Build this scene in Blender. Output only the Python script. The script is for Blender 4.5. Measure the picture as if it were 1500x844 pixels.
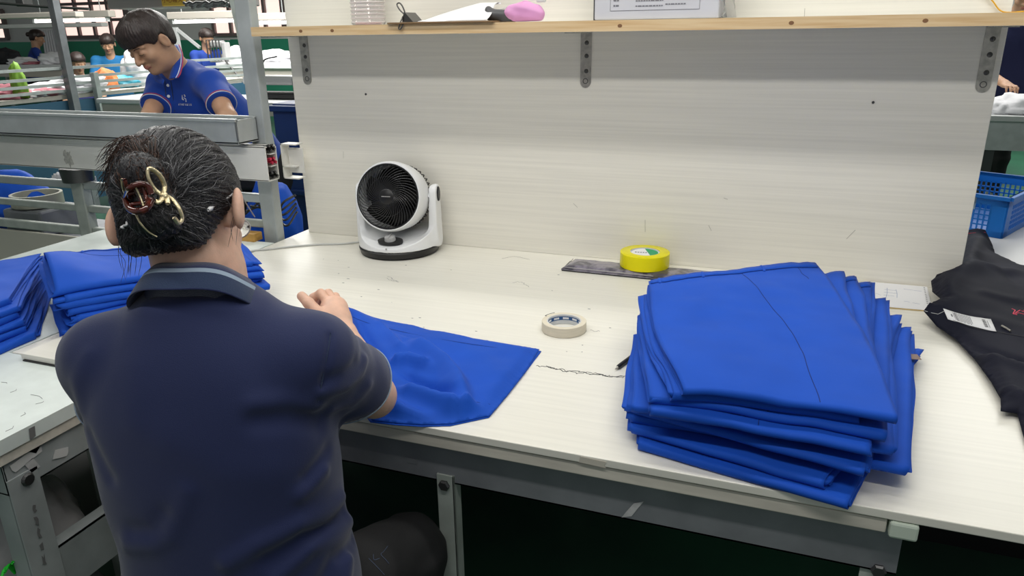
import bpy, bmesh, math, random
import numpy as np
from mathutils import Vector, Matrix
from mathutils.bvhtree import BVHTree
from mathutils.geometry import delaunay_2d_cdt

for o in list(bpy.data.objects): bpy.data.objects.remove(o)
S = bpy.context.scene
COL = S.collection
random.seed(4)

# ------------------------------------------------------------------ camera
TZ = 0.75                                   # table top height
FPX, CX, CY = 1084.0, 750.0, 422.0
_dn = np.array([49, 3103, 1084.]); _dn /= np.linalg.norm(_dn)
_x = -np.array([-3075, -330, 1084.]); _x -= _x.dot(_dn)*_dn; _x /= np.linalg.norm(_x)
_z = -_dn; _y = np.cross(_z, _x)
RW = np.array([_x, _y, _z])                 # world = RW @ camera (x right, y down, z forward)
CAM = np.array([0, 0, TZ+0.68])
cd = bpy.data.cameras.new('camera'); cam = bpy.data.objects.new('camera', cd); COL.objects.link(cam)
cd.sensor_width = 36; cd.lens = 36*FPX/1500; cd.clip_start = 0.05; cd.clip_end = 100
M = Matrix.Identity(4)
for i in range(3):
    M[i][0] = RW[i, 0]; M[i][1] = -RW[i, 1]; M[i][2] = -RW[i, 2]; M[i][3] = CAM[i]
cam.matrix_world = M
S.camera = cam
# ------------------------------------------------------------------ light
S.view_settings.view_transform = 'Standard'; S.view_settings.look = 'None'
S.view_settings.exposure = 0.11; S.view_settings.gamma = 1.0
S.view_settings.use_curve_mapping = False
w = bpy.data.worlds.new('World'); S.world = w; w.use_nodes = True
w.node_tree.nodes['Background'].inputs[0].default_value = (0.93, 0.97, 1.0, 1)
w.node_tree.nodes['Background'].inputs[1].default_value = 0.22
def area(name, loc, size, sy, power, rot=(0, 0, 0), col=(1, 0.98, 0.94)):
    l = bpy.data.lights.new(name, 'AREA'); l.shape = 'RECTANGLE'; l.size = size; l.size_y = sy
    l.energy = power; l.color = col
    o = bpy.data.objects.new(name, l); COL.objects.link(o); o.location = loc; o.rotation_euler = rot
    return o
# fluorescent battens over the workbench rows (above the frame)
area('bench_tube_light', (-0.35, 1.40, 2.45), 2.4, 0.10, 15, (0.42, 0, 0))
area('near_tube_light', (-0.3, 0.15, 2.70), 2.6, 0.12, 20, (0.55, 0, 0))
area('aisle_tube_light', (-0.2, 2.40, 2.75), 2.6, 0.12, 15)
area('left_tube_light', (-2.6, 1.6, 2.5), 1.8, 0.12, 9)
area('hall_light', (-5.0, 6.5, 3.6), 5.0, 3.0, 520)
area('hall_light', (1.5, 7.5, 3.6), 4.0, 3.0, 190)

# ------------------------------------------------------------------ helpers
def ray(px, py): return RW @ np.array([(px-CX)/FPX, (py-CY)/FPX, 1.0])
def onz(px, py, z=TZ):
    d = ray(px, py); return CAM + (z-CAM[2])/d[2]*d
def ony(px, py, y):
    d = ray(px, py); return CAM + (y-CAM[1])/d[1]*d
def onx(px, py, x):
    d = ray(px, py); return CAM + (x-CAM[0])/d[0]*d
def pd(px, py, dep): return CAM + dep*ray(px, py)

def nrm(v):
    v = np.asarray(v, float); return v/np.linalg.norm(v)
def link(o, parent=None):
    COL.objects.link(o)
    if parent is not None:
        o.parent = parent
        o.matrix_parent_inverse = parent.matrix_basis.inverted()
    return o
def tag(o, label=None, cat=None, group=None, kind=None):
    if label: o['label'] = label
    if cat: o['category'] = cat
    if group: o['group'] = group
    if kind: o['kind'] = kind
    return o
def thing(name, label, cat, loc=(0, 0, 0), group=None, rz=0):
    o = bpy.data.objects.new(name, None); o.location = tuple(float(v) for v in loc); o.rotation_euler = (0, 0, rz)
    o.empty_display_size = 0.05
    COL.objects.link(o); return tag(o, label, cat, group)
def mesh_obj(name, verts, faces, mats, parent=None, smooth=True, fmat=None, local=False):
    me = bpy.data.meshes.new(name)
    V = np.asarray(verts, float)
    me.from_pydata([tuple(v) for v in V], [], [tuple(int(i) for i in f) for f in faces])
    if not isinstance(mats, (list, tuple)): mats = [mats]
    for m in mats: me.materials.append(m)
    if fmat is not None: me.polygons.foreach_set('material_index', np.asarray(fmat, np.int32))
    if smooth is True: me.polygons.foreach_set('use_smooth', np.ones(len(me.polygons), bool))
    me.validate(); me.update()
    o = bpy.data.objects.new(name, me)
    COL.objects.link(o)
    if parent is not None:
        o.parent = parent
        if not local: o.matrix_parent_inverse = parent.matrix_basis.inverted()
    return o
def split_smooth(o, ang=35):
    me = o.data
    me.polygons.foreach_set('use_smooth', np.ones(len(me.polygons), bool))
    bm = bmesh.new(); bm.from_mesh(me); a = math.radians(ang)
    for e in bm.edges:
        if len(e.link_faces) == 2 and e.calc_face_angle(0) > a: e.smooth = False
    bm.to_mesh(me); bm.free()
    return o

class MB:
    """collects shapes, builds ONE mesh"""
    def __init__(s): s.v = []; s.f = []; s.m = []; s.n = 0
    def add(s, V, F, mi=0):
        V = np.asarray(V, float).reshape(-1, 3)
        s.v.append(V); s.f += [tuple(i+s.n for i in f) for f in F]; s.m += [mi]*len(F); s.n += len(V); return s
    def box(s, lo, hi, mi=0, bev=0.0, mat=None):
        lo = np.minimum(lo, hi).astype(float) if False else np.array(lo, float); hi = np.array(hi, float)
        l = np.minimum(lo, hi); h = np.maximum(lo, hi)
        bm = bmesh.new(); bmesh.ops.create_cube(bm, size=1)
        c = (l+h)/2; d = h-l
        for v in bm.verts: v.co = Vector((c[0]+v.co.x*d[0], c[1]+v.co.y*d[1], c[2]+v.co.z*d[2]))
        if bev > 0: bmesh.ops.bevel(bm, geom=list(bm.edges), offset=min(bev, d.min()*0.45), segments=2, profile=0.5, affect='EDGES')
        return s.bm(bm, mi, mat)
    def bm(s, bm, mi=0, mat=None):
        bm.verts.index_update()
        V = np.array([v.co[:] for v in bm.verts]); F = [tuple(v.index for v in f.verts) for f in bm.faces]; bm.free()
        if mat is not None:
            mt = np.array(mat); V = V @ mt[:3, :3].T + mt[:3, 3]
        return s.add(V, F, mi)
    def tube(s, pts, r, n=8, mi=0, closed=False, cap=True, flat=1.0, up=None):
        P = np.asarray(pts, float); k = len(P)
        r = np.broadcast_to(np.asarray(r, float), (k,))
        if closed: T = np.roll(P, -1, 0)-np.roll(P, 1, 0)
        else: T = np.gradient(P, axis=0)
        T /= np.linalg.norm(T, axis=1)[:, None]+1e-12
        u = np.array(up, float) if up is not None else (np.array([0, 0, 1.]) if abs(T[0][2]) < 0.9 else np.array([1., 0, 0]))
        V = []
        for i in range(k):
            a = np.cross(T[i], u); a /= np.linalg.norm(a)+1e-12
            b = np.cross(a, T[i]); 
            if up is None: u = b
            for j in range(n):
                t = 2*math.pi*j/n
                V.append(P[i]+r[i]*(math.cos(t)*a+math.sin(t)*b*flat))
        F = []
        for i in range(k if closed else k-1):
            i2 = (i+1) % k
            for j in range(n):
                j2 = (j+1) % n
                F.append((i*n+j, i*n+j2, i2*n+j2, i2*n+j))
        if cap and not closed:
            F.append(tuple(range(n))); F.append(tuple((k-1)*n+j for j in reversed(range(n))))
        return s.add(V, F, mi)
    def bar(s, a, b, w, h, mi=0, up=(0, 0, 1), bev=0.0):
        a = np.array(a, float); b = np.array(b, float); t = b-a; L = np.linalg.norm(t); t /= L
        u = np.array(up, float); 
        if abs(t.dot(u)) > 0.98: u = np.array([0, 1., 0])
        x = nrm(np.cross(t, u)); y = np.cross(x, t)
        mt = np.eye(4); mt[:3, 0] = x; mt[:3, 1] = t; mt[:3, 2] = y; mt[:3, 3] = (a+b)/2
        return s.box((-w/2, -L/2, -h/2), (w/2, L/2, h/2), mi, bev, mt)
    def lathe(s, prof, n=32, mi=0, mat=None, close=False):
        prof = np.asarray(prof, float); k = len(prof); V = []
        for i in range(n):
            t = 2*math.pi*i/n
            for r, z in prof: V.append((r*math.cos(t), r*math.sin(t), z))
        F = []; mis = []
        for i in range(n):
            i2 = (i+1) % n
            for j in range(k if close else k-1):
                j2 = (j+1) % k
                F.append((i*k+j, i2*k+j, i2*k+j2, i*k+j2))
        V = np.array(V)
        if mat is not None:
            mt = np.array(mat); V = V @ mt[:3, :3].T + mt[:3, 3]
        return s.add(V, F, mi)
    def prism(s, poly, z0, z1, mi=0, mat=None):
        n = len(poly); V = [(x, y, z0) for x, y in poly]+[(x, y, z1) for x, y in poly]
        F = [tuple(reversed(range(n))), tuple(range(n, 2*n))]+[(i, (i+1) % n, n+(i+1) % n, n+i) for i in range(n)]
        V = np.array(V)
        if mat is not None:
            mt = np.array(mat); V = V @ mt[:3, :3].T + mt[:3, 3]
        return s.add(V, F, mi)
    def build(s, name, mats, parent=None, smooth=False, local=False):
        o = mesh_obj(name, np.concatenate(s.v), s.f, mats, parent, smooth is True, s.m, local)
        if smooth and smooth is not True: split_smooth(o, smooth)
        return o
def frame(x, y, z, o):
    m = np.eye(4); m[:3, 0] = x; m[:3, 1] = y; m[:3, 2] = z; m[:3, 3] = o; return m
def spline(pts, n=8):
    """Catmull-Rom through points"""
    P = np.asarray(pts, float); P = np.vstack([2*P[0]-P[1], P, 2*P[-1]-P[-2]]); out = []
    for i in range(1, len(P)-2):
        for k in range(n):
            t = k/n; a, b, c, d = P[i-1:i+3]
            out.append(0.5*((2*b)+(c-a)*t+(2*a-5*b+4*c-d)*t*t+(3*b-a-3*c+d)*t**3))
    out.append(P[-2]); return np.array(out)

# ------------------------------------------------------------------ materials
MATS = {}
def mat(name, col, rough=0.6, metal=0.0, spec=0.5, var=0.0, vscale=(20, 20, 20), bump=0.0, bscale=60.0, col2=None,
        sheen=0.0, trans=0.0, alpha=1.0, emit=None, estr=0.0, sub=0.0, detail=4, thr=None, bvec=None, coat=0.0, ior=1.45):
    if name in MATS: return MATS[name]
    m = bpy.data.materials.new(name); m.use_nodes = True; nt = m.node_tree; b = nt.nodes['Principled BSDF']
    b.inputs['Base Color'].default_value = (*col, 1); b.inputs['Roughness'].default_value = rough
    b.inputs['Metallic'].default_value = metal; b.inputs['Specular IOR Level'].default_value = spec; b.inputs['IOR'].default_value = ior
    b.inputs['Sheen Weight'].default_value = sheen; b.inputs['Transmission Weight'].default_value = trans
    b.inputs['Alpha'].default_value = alpha; b.inputs['Subsurface Weight'].default_value = sub
    b.inputs['Coat Weight'].default_value = coat
    if sub: b.inputs['Subsurface Radius'].default_value = (0.02, 0.008, 0.004); b.inputs['Subsurface Scale'].default_value = 0.4
    if emit: b.inputs['Emission Color'].default_value = (*emit, 1); b.inputs['Emission Strength'].default_value = estr
    tc = nt.nodes.new('ShaderNodeTexCoord')
    if var or col2:
        mp = nt.nodes.new('ShaderNodeMapping'); mp.inputs['Scale'].default_value = vscale
        no = nt.nodes.new('ShaderNodeTexNoise'); no.inputs['Scale'].default_value = 1.0; no.inputs['Detail'].default_value = detail
        rp = nt.nodes.new('ShaderNodeValToRGB')
        c2 = col2 if col2 else tuple(max(0, c*(1-var)) for c in col); c1 = col if col2 else tuple(min(1, c*(1+var)) for c in col)
        t = thr or (0.35, 0.68)
        rp.color_ramp.elements[0].position = t[0]; rp.color_ramp.elements[0].color = (*c2, 1)
        rp.color_ramp.elements[1].position = t[1]; rp.color_ramp.elements[1].color = (*c1, 1)
        nt.links.new(tc.outputs['Object'], mp.inputs[0]); nt.links.new(mp.outputs[0], no.inputs['Vector'])
        nt.links.new(no.outputs['Fac'], rp.inputs[0]); nt.links.new(rp.outputs[0], b.inputs['Base Color'])
    if bump:
        mp2 = nt.nodes.new('ShaderNodeMapping'); mp2.inputs['Scale'].default_value = bvec or (bscale,)*3
        n2 = nt.nodes.new('ShaderNodeTexNoise'); n2.inputs['Scale'].default_value = 1.0; n2.inputs['Detail'].default_value = 3
        bp = nt.nodes.new('ShaderNodeBump'); bp.inputs['Strength'].default_value = bump; bp.inputs['Distance'].default_value = 0.004
        nt.links.new(tc.outputs['Object'], mp2.inputs[0]); nt.links.new(mp2.outputs[0], n2.inputs['Vector'])
        nt.links.new(n2.outputs['Fac'], bp.inputs['Height']); nt.links.new(bp.outputs[0], b.inputs['Normal'])
    MATS[name] = m; return m

cream = mat('cream_laminate', (0.81, 0.785, 0.705), 0.42, var=0.045, vscale=(2.2, 60, 150), bump=0.03, bvec=(3, 90, 220), thr=(0.3, 0.7))
creamtop = mat('cream_laminate_top', (0.81, 0.79, 0.71), 0.34, var=0.04, vscale=(2.5, 90, 60), bump=0.03, bvec=(3, 130, 60), thr=(0.3, 0.7))
edgecream = mat('cream_edge', (0.66, 0.62, 0.54), 0.5, var=0.10, vscale=(9, 40, 60))
minttop = mat('pale_mint_laminate', (0.70, 0.76, 0.73), 0.4, var=0.06, vscale=(14, 14, 14))
pine = mat('pine_edge', (0.74, 0.56, 0.33), 0.5, var=0.0, col2=(0.62, 0.41, 0.20), vscale=(5, 60, 110), thr=(0.30, 0.62))
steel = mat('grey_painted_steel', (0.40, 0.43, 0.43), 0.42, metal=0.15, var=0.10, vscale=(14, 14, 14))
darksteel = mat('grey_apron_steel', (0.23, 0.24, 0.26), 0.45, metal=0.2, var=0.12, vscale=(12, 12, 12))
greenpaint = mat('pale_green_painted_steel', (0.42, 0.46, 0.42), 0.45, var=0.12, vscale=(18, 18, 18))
alu = mat('aluminium', (0.52, 0.55, 0.55), 0.38, metal=0.55, var=0.10, vscale=(9, 9, 9))
nickel = mat('nickel_bracket', (0.50, 0.48, 0.43), 0.35, metal=0.85, var=0.2, vscale=(60, 60, 60))
boltm = mat('dark_bolt', (0.10, 0.10, 0.10), 0.4, metal=0.8)
white_pl = mat('white_plastic', (0.82, 0.83, 0.84), 0.32)
duct_pl = mat('cream_duct_plastic', (0.74, 0.73, 0.68), 0.45, var=0.05, vscale=(6, 6, 6))
black_pl = mat('black_plastic', (0.012, 0.012, 0.013), 0.38)
grey_pl = mat('grey_plastic', (0.42, 0.42, 0.42), 0.4)
paper = mat('white_paper', (0.82, 0.82, 0.83), 0.75)
ink = mat('black_ink', (0.03, 0.03, 0.035), 0.7)
greyink = mat('grey_print', (0.20, 0.20, 0.22), 0.8)
tapepaper = mat('grey_tape_scrap', (0.52, 0.52, 0.52), 0.6, var=0.12, vscale=(60, 60, 60))
bluec = mat('royal_blue_cotton', (0.007, 0.078, 0.50), 0.68, spec=0.22, sheen=0.04, var=0.05, vscale=(9, 9, 9), bump=0.10, bscale=900)
bluet = mat('blue_seam_thread', (0.006, 0.03, 0.20), 0.8)
navy = mat('navy_pique', (0.0155, 0.0240, 0.086), 0.75, spec=0.3, sheen=0.25, bump=0.22, bscale=800)
navyrib = mat('navy_rib_collar', (0.022, 0.040, 0.095), 0.8, spec=0.3, sheen=0.2, bump=0.3, bscale=700)
stripe = mat('pale_blue_stripe', (0.30, 0.38, 0.48), 0.8)
polo2 = mat('royal_blue_pique', (0.008, 0.055, 0.36), 0.75, spec=0.3, sheen=0.15, bump=0.2, bscale=700)
skin = mat('skin', (0.74, 0.46, 0.34), 0.5, sub=0.12, var=0.08, vscale=(40, 40, 40), bump=0.12, bscale=350)
skin2 = mat('tanned_skin', (0.47, 0.27, 0.17), 0.5, sub=0.1, var=0.06, vscale=(30, 30, 30))
lip = mat('lips', (0.40, 0.15, 0.12), 0.45)
hairblk = mat('dark_hair', (0.026, 0.025, 0.028), 0.38, spec=0.5, var=0.35, vscale=(260, 260, 40), bump=0.5, bvec=(520, 520, 60))
hairgrey = mat('grey_hair', (0.33, 0.33, 0.34), 0.45)
hairmid = mat('charcoal_hair', (0.075, 0.073, 0.080), 0.40)
hairbrown = mat('brown_hair', (0.085, 0.042, 0.028), 0.40)
hair2m = mat('brown_black_hair', (0.030, 0.020, 0.018), 0.42, var=0.4, vscale=(200, 200, 40), bump=0.4, bvec=(300, 300, 50))
blackcloth = mat('black_trouser_cloth', (0.016, 0.016, 0.017), 0.85, bump=0.15, bscale=500)
jacketm = mat('dark_navy_jacket', (0.0065, 0.0075, 0.0175), 0.7, spec=0.2, sheen=0.0, bump=0.12, bscale=500)
redm = mat('red_thread', (0.62, 0.03, 0.08), 0.6)
gold = mat('pale_gold', (0.82, 0.70, 0.45), 0.28, metal=0.85, bump=0.3, bscale=600)
tort = mat('tortoiseshell', (0.13, 0.02, 0.012), 0.12, col2=(0.03, 0.006, 0.004), vscale=(90, 90, 90), coat=0.6)
clear = mat('clear_plastic', (0.95, 0.95, 0.96), 0.06, trans=0.95, ior=1.25)
# ------------------------------------------------------------------ signed-distance modelling for bodies
def smin(a, b, k):
    h = np.clip(0.5+0.5*(b-a)/k, 0, 1); return b+(a-b)*h-k*h*(1-h)
def smax(a, b, k): return -smin(-a, -b, k)
def cap(P, a, b, ra, rb):
    a = np.asarray(a, float); d = np.asarray(b, float)-a
    t = np.clip(((P-a)@d)/max(d.dot(d), 1e-12), 0, 1)
    return np.linalg.norm(P-a-t[:, None]*d, axis=1)-(ra+t*(rb-ra))
def chain(P, pts, rs, k=0.0):
    D = None
    for i in range(len(pts)-1):
        d = cap(P, pts[i], pts[i+1], rs[i], rs[i+1]); D = d if D is None else (smin(D, d, k) if k else np.minimum(D, d))
    return D
def frust(P, a, b, ra, rb, rnd=0.004):
    a = np.asarray(a, float); d = np.asarray(b, float)-a; L = np.linalg.norm(d); d = d/L
    q = P-a; t = q@d; rad = np.linalg.norm(q-t[:, None]*d, axis=1)
    dr = rad-(ra+np.clip(t/L, 0, 1)*(rb-ra))+rnd; da = np.maximum(-t, t-L)+rnd
    return np.hypot(np.maximum(dr, 0), np.maximum(da, 0))+np.minimum(np.maximum(dr, da), 0)-rnd
def ell(P, c, r, A=None):
    q = P-np.asarray(c, float)
    if A is not None: q = q@np.asarray(A).T        # rows of A = local axes
    r = np.asarray(r, float)
    k0 = np.linalg.norm(q/r, axis=1); k1 = np.linalg.norm(q/(r*r), axis=1)+1e-9
    return k0*(k0-1)/k1
def polydist(P, pts):
    D = None
    for i in range(len(pts)-1):
        d = cap(P, pts[i], pts[i+1], 0, 0); D = d if D is None else np.minimum(D, d)
    return D
_rs = np.random.RandomState(7); _G = _rs.rand(32, 32, 32)
def vnoise(P, f, seed=0):
    q = np.asarray(P)*np.asarray(f)+seed*7.31; i = np.floor(q).astype(int); t = q-i; t = t*t*(3-2*t); i &= 31; j = (i+1) & 31
    g = lambda a, b, c: _G[a, b, c]
    x0, y0, z0 = i.T; x1, y1, z1 = j.T; tx, ty, tz = t.T
    l = lambda a, b, u: a+(b-a)*u
    return l(l(l(g(x0, y0, z0), g(x1, y0, z0), tx), l(g(x0, y1, z0), g(x1, y1, z0), tx), ty),
             l(l(g(x0, y0, z1), g(x1, y0, z1), tx), l(g(x0, y1, z1), g(x1, y1, z1), tx), ty), tz)-0.5
def sdf_mesh(fn, lo, hi, h):
    B = 8; lo = np.asarray(lo, float); hi = np.asarray(hi, float)
    nb = np.ceil((hi-lo)/(B*h)).astype(int); n = nb*B
    bi = np.stack(np.meshgrid(*[np.arange(k) for k in nb], indexing='ij'), -1).reshape(-1, 3)
    c = lo+(bi*B+(B-1)/2)*h; dc = fn(c)
    D = np.repeat(np.repeat(np.repeat(dc.reshape(nb), B, 0), B, 1), B, 2).astype(np.float32)
    act = bi[np.abs(dc) < B*h*1.05+0.012]
    loc = np.stack(np.meshgrid(*[np.arange(B)]*3, indexing='ij'), -1).reshape(-1, 3)
    for s in range(0, len(act), 600):
        idx = (act[s:s+600, None, :]*B+loc[None]).reshape(-1, 3)
        D[idx[:, 0], idx[:, 1], idx[:, 2]] = fn(lo+idx*h)
    ins = D < 0
    cr = np.zeros(n-1, np.uint8)
    for a in (0, 1):
        for b in (0, 1):
            for e in (0, 1): cr += ins[a:n[0]-1+a, b:n[1]-1+b, e:n[2]-1+e]
    cells = np.argwhere((cr > 0) & (cr < 8))
    vid = -np.ones(n-1, np.int64); vid[tuple(cells.T)] = np.arange(len(cells))
    acc = np.zeros((len(cells), 3)); cnt = np.zeros(len(cells))
    cor = [(a, b, e) for a in (0, 1) for b in (0, 1) for e in (0, 1)]
    for p in cor:
        for ax in range(3):
            if p[ax]: continue
            q = list(p); q[ax] = 1
            d0 = D[tuple((cells+p).T)]; d1 = D[tuple((cells+q).T)]
            m = (d0 < 0) != (d1 < 0)
            t = np.where(m, d0/np.where(m, d0-d1, 1), 0)
            pos = np.tile(np.array(p, float), (len(cells), 1)); pos[:, ax] += t
            acc[m] += pos[m]; cnt[m] += 1
    V = lo+(cells+acc/cnt[:, None])*h
    F = []
    for ax in range(3):
        u, v = [(1, 2), (2, 0), (0, 1)][ax]
        sl0 = [slice(None)]*3; sl1 = [slice(None)]*3; sl0[ax] = slice(0, -1); sl1[ax] = slice(1, None)
        e = np.argwhere(ins[tuple(sl0)] != ins[tuple(sl1)])
        e = e[(e[:, u] > 0) & (e[:, v] > 0) & (e[:, u] < n[u]-1) & (e[:, v] < n[v]-1)]
        fl = ins[tuple(e.T)]
        o = np.zeros(3, int)
        def g(du, dv):
            k = e.copy(); k[:, u] -= du; k[:, v] -= dv; return vid[tuple(k.T)]
        Q = np.stack([g(1, 1), g(0, 1), g(0, 0), g(1, 0)], 1)
        Q[~fl] = Q[~fl][:, ::-1]
        F.append(Q)
    F = np.concatenate(F); F = F[(F >= 0).all(1)]
    # two relaxation passes towards the true surface
    for _ in range(2):
        e = 0.4*h; d = fn(V); g = np.stack([fn(V+np.eye(3)[k]*e)-d for k in range(3)], 1)/e
        gn = (g*g).sum(1)+1e-6; st = (d/gn)[:, None]*g
        L = np.linalg.norm(st, axis=1)[:, None]+1e-12; V = V-st*np.minimum(1, 0.7*h/L)
    return V, F
def march(fn, px, py, t0=0.4, t1=6):
    d = ray(px, py); d = d/np.linalg.norm(d); t = t0
    for _ in range(160):
        v = fn((CAM+t*d)[None])[0]
        if v < 0.0004: return CAM+t*d
        t += max(v*0.8, 0.0006)
        if t > t1: break
    return None

def head_axes(fwd, up):
    f = nrm(fwd); r = nrm(np.cross(f, up)); u = np.cross(r, f); return np.array([r, f, u])   # rows right, forward, up
def head_sdf(P, c, A, s=1.0, eo=0.0):
    q = ((P-c)@A.T)/s
    m = q.copy(); m[:, 0] = np.abs(m[:, 0])
    d = ell(q, (0, -0.012, 0.035), (0.074, 0.094, 0.085))
    d = smin(d, ell(q, (0, 0.028, -0.032), (0.058, 0.062, 0.074)), 0.03)
    d = smin(d, ell(q, (0, 0.066, -0.088), (0.022, 0.02, 0.017)), 0.025)          # chin
    d = smin(d, ell(m, (0.040, 0.060, -0.022), (0.020, 0.022, 0.020)), 0.02)       # cheekbone
    d = smin(d, cap(m, (0.012, 0.088, 0.026), (0.048, 0.072, 0.024), 0.007, 0.006), 0.014)  # brow
    d = smax(d, -ell(m, (0.032, 0.098, 0.006), (0.020, 0.014, 0.011)), 0.012)      # socket
    d = smin(d, ell(m, (0.032, 0.078, 0.004), (0.0155, 0.0145, 0.013)), 0.003)     # lidded eye
    d = smin(d, chain(q, [(0, 0.088, 0.016), (0, 0.106, -0.018), (0, 0.108, -0.026)], [0.006, 0.010, 0.011], 0.004), 0.010)
    d = smin(d, ell(m, (0.012, 0.095, -0.028), (0.009, 0.011, 0.008)), 0.006)      # nostril wing
    d = smin(d, chain(m, [(0, 0.0945, -0.050), (0.018, 0.086, -0.053)], [0.0055, 0.003], 0.004), 0.006)
    d = smin(d, chain(m, [(0, 0.0935, -0.060), (0.016, 0.086, -0.056)], [0.006, 0.003], 0.004), 0.006)
    d = smax(d, -chain(m, [(0, 0.099, -0.0555), (0.021, 0.088, -0.0545)], [0.0012, 0.001]), 0.002)
    e = ell(m, (0.080+eo, -0.012-eo*0.6, -0.004), (0.009, 0.019, 0.031), np.array([[1, 0.35, 0], [-0.35, 1, -0.15], [0, 0.15, 1.]])/1.06)
    e = smax(e, -ell(m, (0.092+eo, -0.008, -0.002), (0.009, 0.011, 0.019)), 0.005)
    if eo: e = smin(e, ell(m, (0.074, -0.006, -0.004), (0.016, 0.012, 0.024)), 0.006)
    d = smin(d, e, 0.006)
    return d*s
def finger(P, pts, r, k=0.004):
    return chain(P, pts, [r, r*0.95, r*0.9, r*0.78][:len(pts)], k)
def rest_hand(P, W, dirv, up, side, s=1.0):
    """relaxed hand: W wrist, dirv along the hand, up = back of hand normal, side +1 thumb on (dirv x up) side"""
    f = nrm(dirv); x = nrm(np.cross(f, up))*side; u = np.cross(x, f)*side; u = u if u.dot(up) > 0 else -u
    g = lambda a, b, c: np.asarray(W)+s*(a*x+b*f+c*u)
    A = np.array([x, f, u])
    d = ell(P, g(0, 0.045, 0), np.array((0.040, 0.052, 0.016))*s, A)
    d = smin(d, cap(P, W, g(0, 0.03, 0), 0.025*s, 0.024*s), 0.02*s)
    for i, (xo, L) in enumerate([(0.028, 0.072), (0.009, 0.080), (-0.010, 0.074), (-0.028, 0.058)]):
        b = 0.085-0.006*abs(i-1)
        d = smin(d, finger(P, [g(xo, b-0.02, 0), g(xo*1.1, b+L*0.42, 0.004), g(xo*1.12, b+L*0.72, -0.012), g(xo*1.1, b+L*0.85, -0.030)], 0.0088*s), 0.006*s)
    d = smin(d, finger(P, [g(0.026, 0.022, -0.004), g(0.052, 0.052, -0.010), g(0.056, 0.078, -0.016), g(0.052, 0.095, -0.020)], 0.0105*s), 0.010*s)
    return d

def loft(P, secs, F):
    """body trunk: secs = [(centre, half_width, half_depth)], F forward; elliptic cross-sections along the spine"""
    C = np.array([s[0] for s in secs], float); W = np.array([s[1] for s in secs]); E = np.array([s[2] for s in secs])
    ax = nrm(C[-1]-C[0]); Fo = nrm(np.asarray(F)-np.dot(F, ax)*ax); R_ = np.cross(Fo, ax)
    T = (C-C[0])@ax; t = (P-C[0])@ax; tc = np.clip(t, T[0], T[-1])
    # smooth interpolation
    tt = np.linspace(T[0], T[-1], 80)
    def sm(v):
        y = np.interp(tt, T, v); k = np.ones(9)/9; yp = np.pad(y, 4, mode='edge'); return np.convolve(yp, k, 'valid')
    cx, cy = np.interp(tc, tt, sm((C-C[0])@R_)), np.interp(tc, tt, sm((C-C[0])@Fo))
    wv, ev = np.interp(tc, tt, sm(W)), np.interp(tc, tt, sm(E))
    x = ((P-C[0])@R_-cx); y = ((P-C[0])@Fo-cy)
    k0 = (np.abs(x/wv)**2.4+np.abs(y/ev)**2.4)**(1/2.4); k1 = np.hypot(x/(wv*wv), y/(ev*ev))+1e-9
    d2 = np.maximum(k0*(k0-1)/k1, -0.2); da = np.maximum(T[0]-t, t-T[-1])
    r = 0.02
    return np.where(da > -r, np.hypot(np.maximum(d2+r, 0), np.maximum(da+r, 0))+np.minimum(np.maximum(d2+r, da+r), 0)-r, d2)

def strands(polys, r, n=3):
    """many thin hair strands -> verts, faces"""
    mb = MB()
    for p in polys:
        k = len(p); rr = r*np.concatenate([np.ones(k-2), [0.7, 0.25]])
        mb.tube(p, rr, n=n, cap=False)
    return mb
def ring_pts(c, ax, r, n=40, r2=None, xdir=None):
    ax = nrm(ax); a = nrm(np.cross(ax, xdir if xdir is not None else ((0, 0, 1) if abs(ax[2]) < 0.9 else (1, 0, 0)))); b = np.cross(ax, a)
    return np.array([np.asarray(c)+r*math.cos(t)*a+(r2 or r)*math.sin(t)*b for t in np.linspace(0, 2*math.pi, n, endpoint=False)])
# ------------------------------------------------------------------ room shell
floorm = mat('green_floor_paint', (0.05, 0.17, 0.10), 0.35, col2=(0.035, 0.06, 0.05), vscale=(0.9, 0.9, 0.9), thr=(0.35, 0.6))
wallm = mat('pale_wall_paint', (0.62, 0.62, 0.61), 0.8, var=0.05, vscale=(1, 1, 1))
dadom = mat('green_dado_paint', (0.03, 0.27, 0.16), 0.55, var=0.08, vscale=(0.8, 0.8, 0.8))
ceilm = mat('ceiling_paint', (0.55, 0.54, 0.52), 0.9)
winframe = mat('dark_window_frame', (0.16, 0.12, 0.12), 0.5)
pane = mat('daylit_window_glass', (0.8, 0.62, 0.56), 0.3, emit=(1.0, 0.72, 0.64), estr=1.0)
tubem = mat('lit_tube', (1, 1, 1), 0.3, emit=(1, 0.99, 0.95), estr=3.0)
def struct(name, mb, m, smooth=False):
    return tag(mb.build(name, m, None, smooth), kind='structure')
WY = 12.5
struct('floor', MB().box((-22, -3, -0.1), (8, WY+0.3, 0)), floorm)
struct('ceiling', MB().box((-22, -1, 4.2), (8, WY+0.3, 4.3)), ceilm)
struct('wall_back', MB().box((-22, WY, 0), (8, WY+0.2, 4.2)), wallm)
struct('trim_1', MB().box((-22, WY-0.02, 0.0), (8, WY-0.001, 1.33)), dadom)
def window(k, xa, xb, z0, z1, nx, nz):
    fr = MB(); t = 0.06; y0, y1 = WY-0.09, WY-0.002
    for i in range(nx+1):
        x = xa+(xb-xa)*i/nx; fr.box((x-t/2, y0, z0), (x+t/2, y1, z1))
    for j in range(nz+1):
        z = z0+(z1-z0)*j/nz; fr.box((xa, y0+0.01, z-t/2), (xb, y1, z+t/2))
    o = struct('window_%d' % k, fr, winframe)
    MB().box((xa, WY-0.03, z0), (xb, WY-0.012, z1)).build('window_pane', pane, o)
X = lambda px, py=50: ony(px, py, WY)[0]
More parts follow.
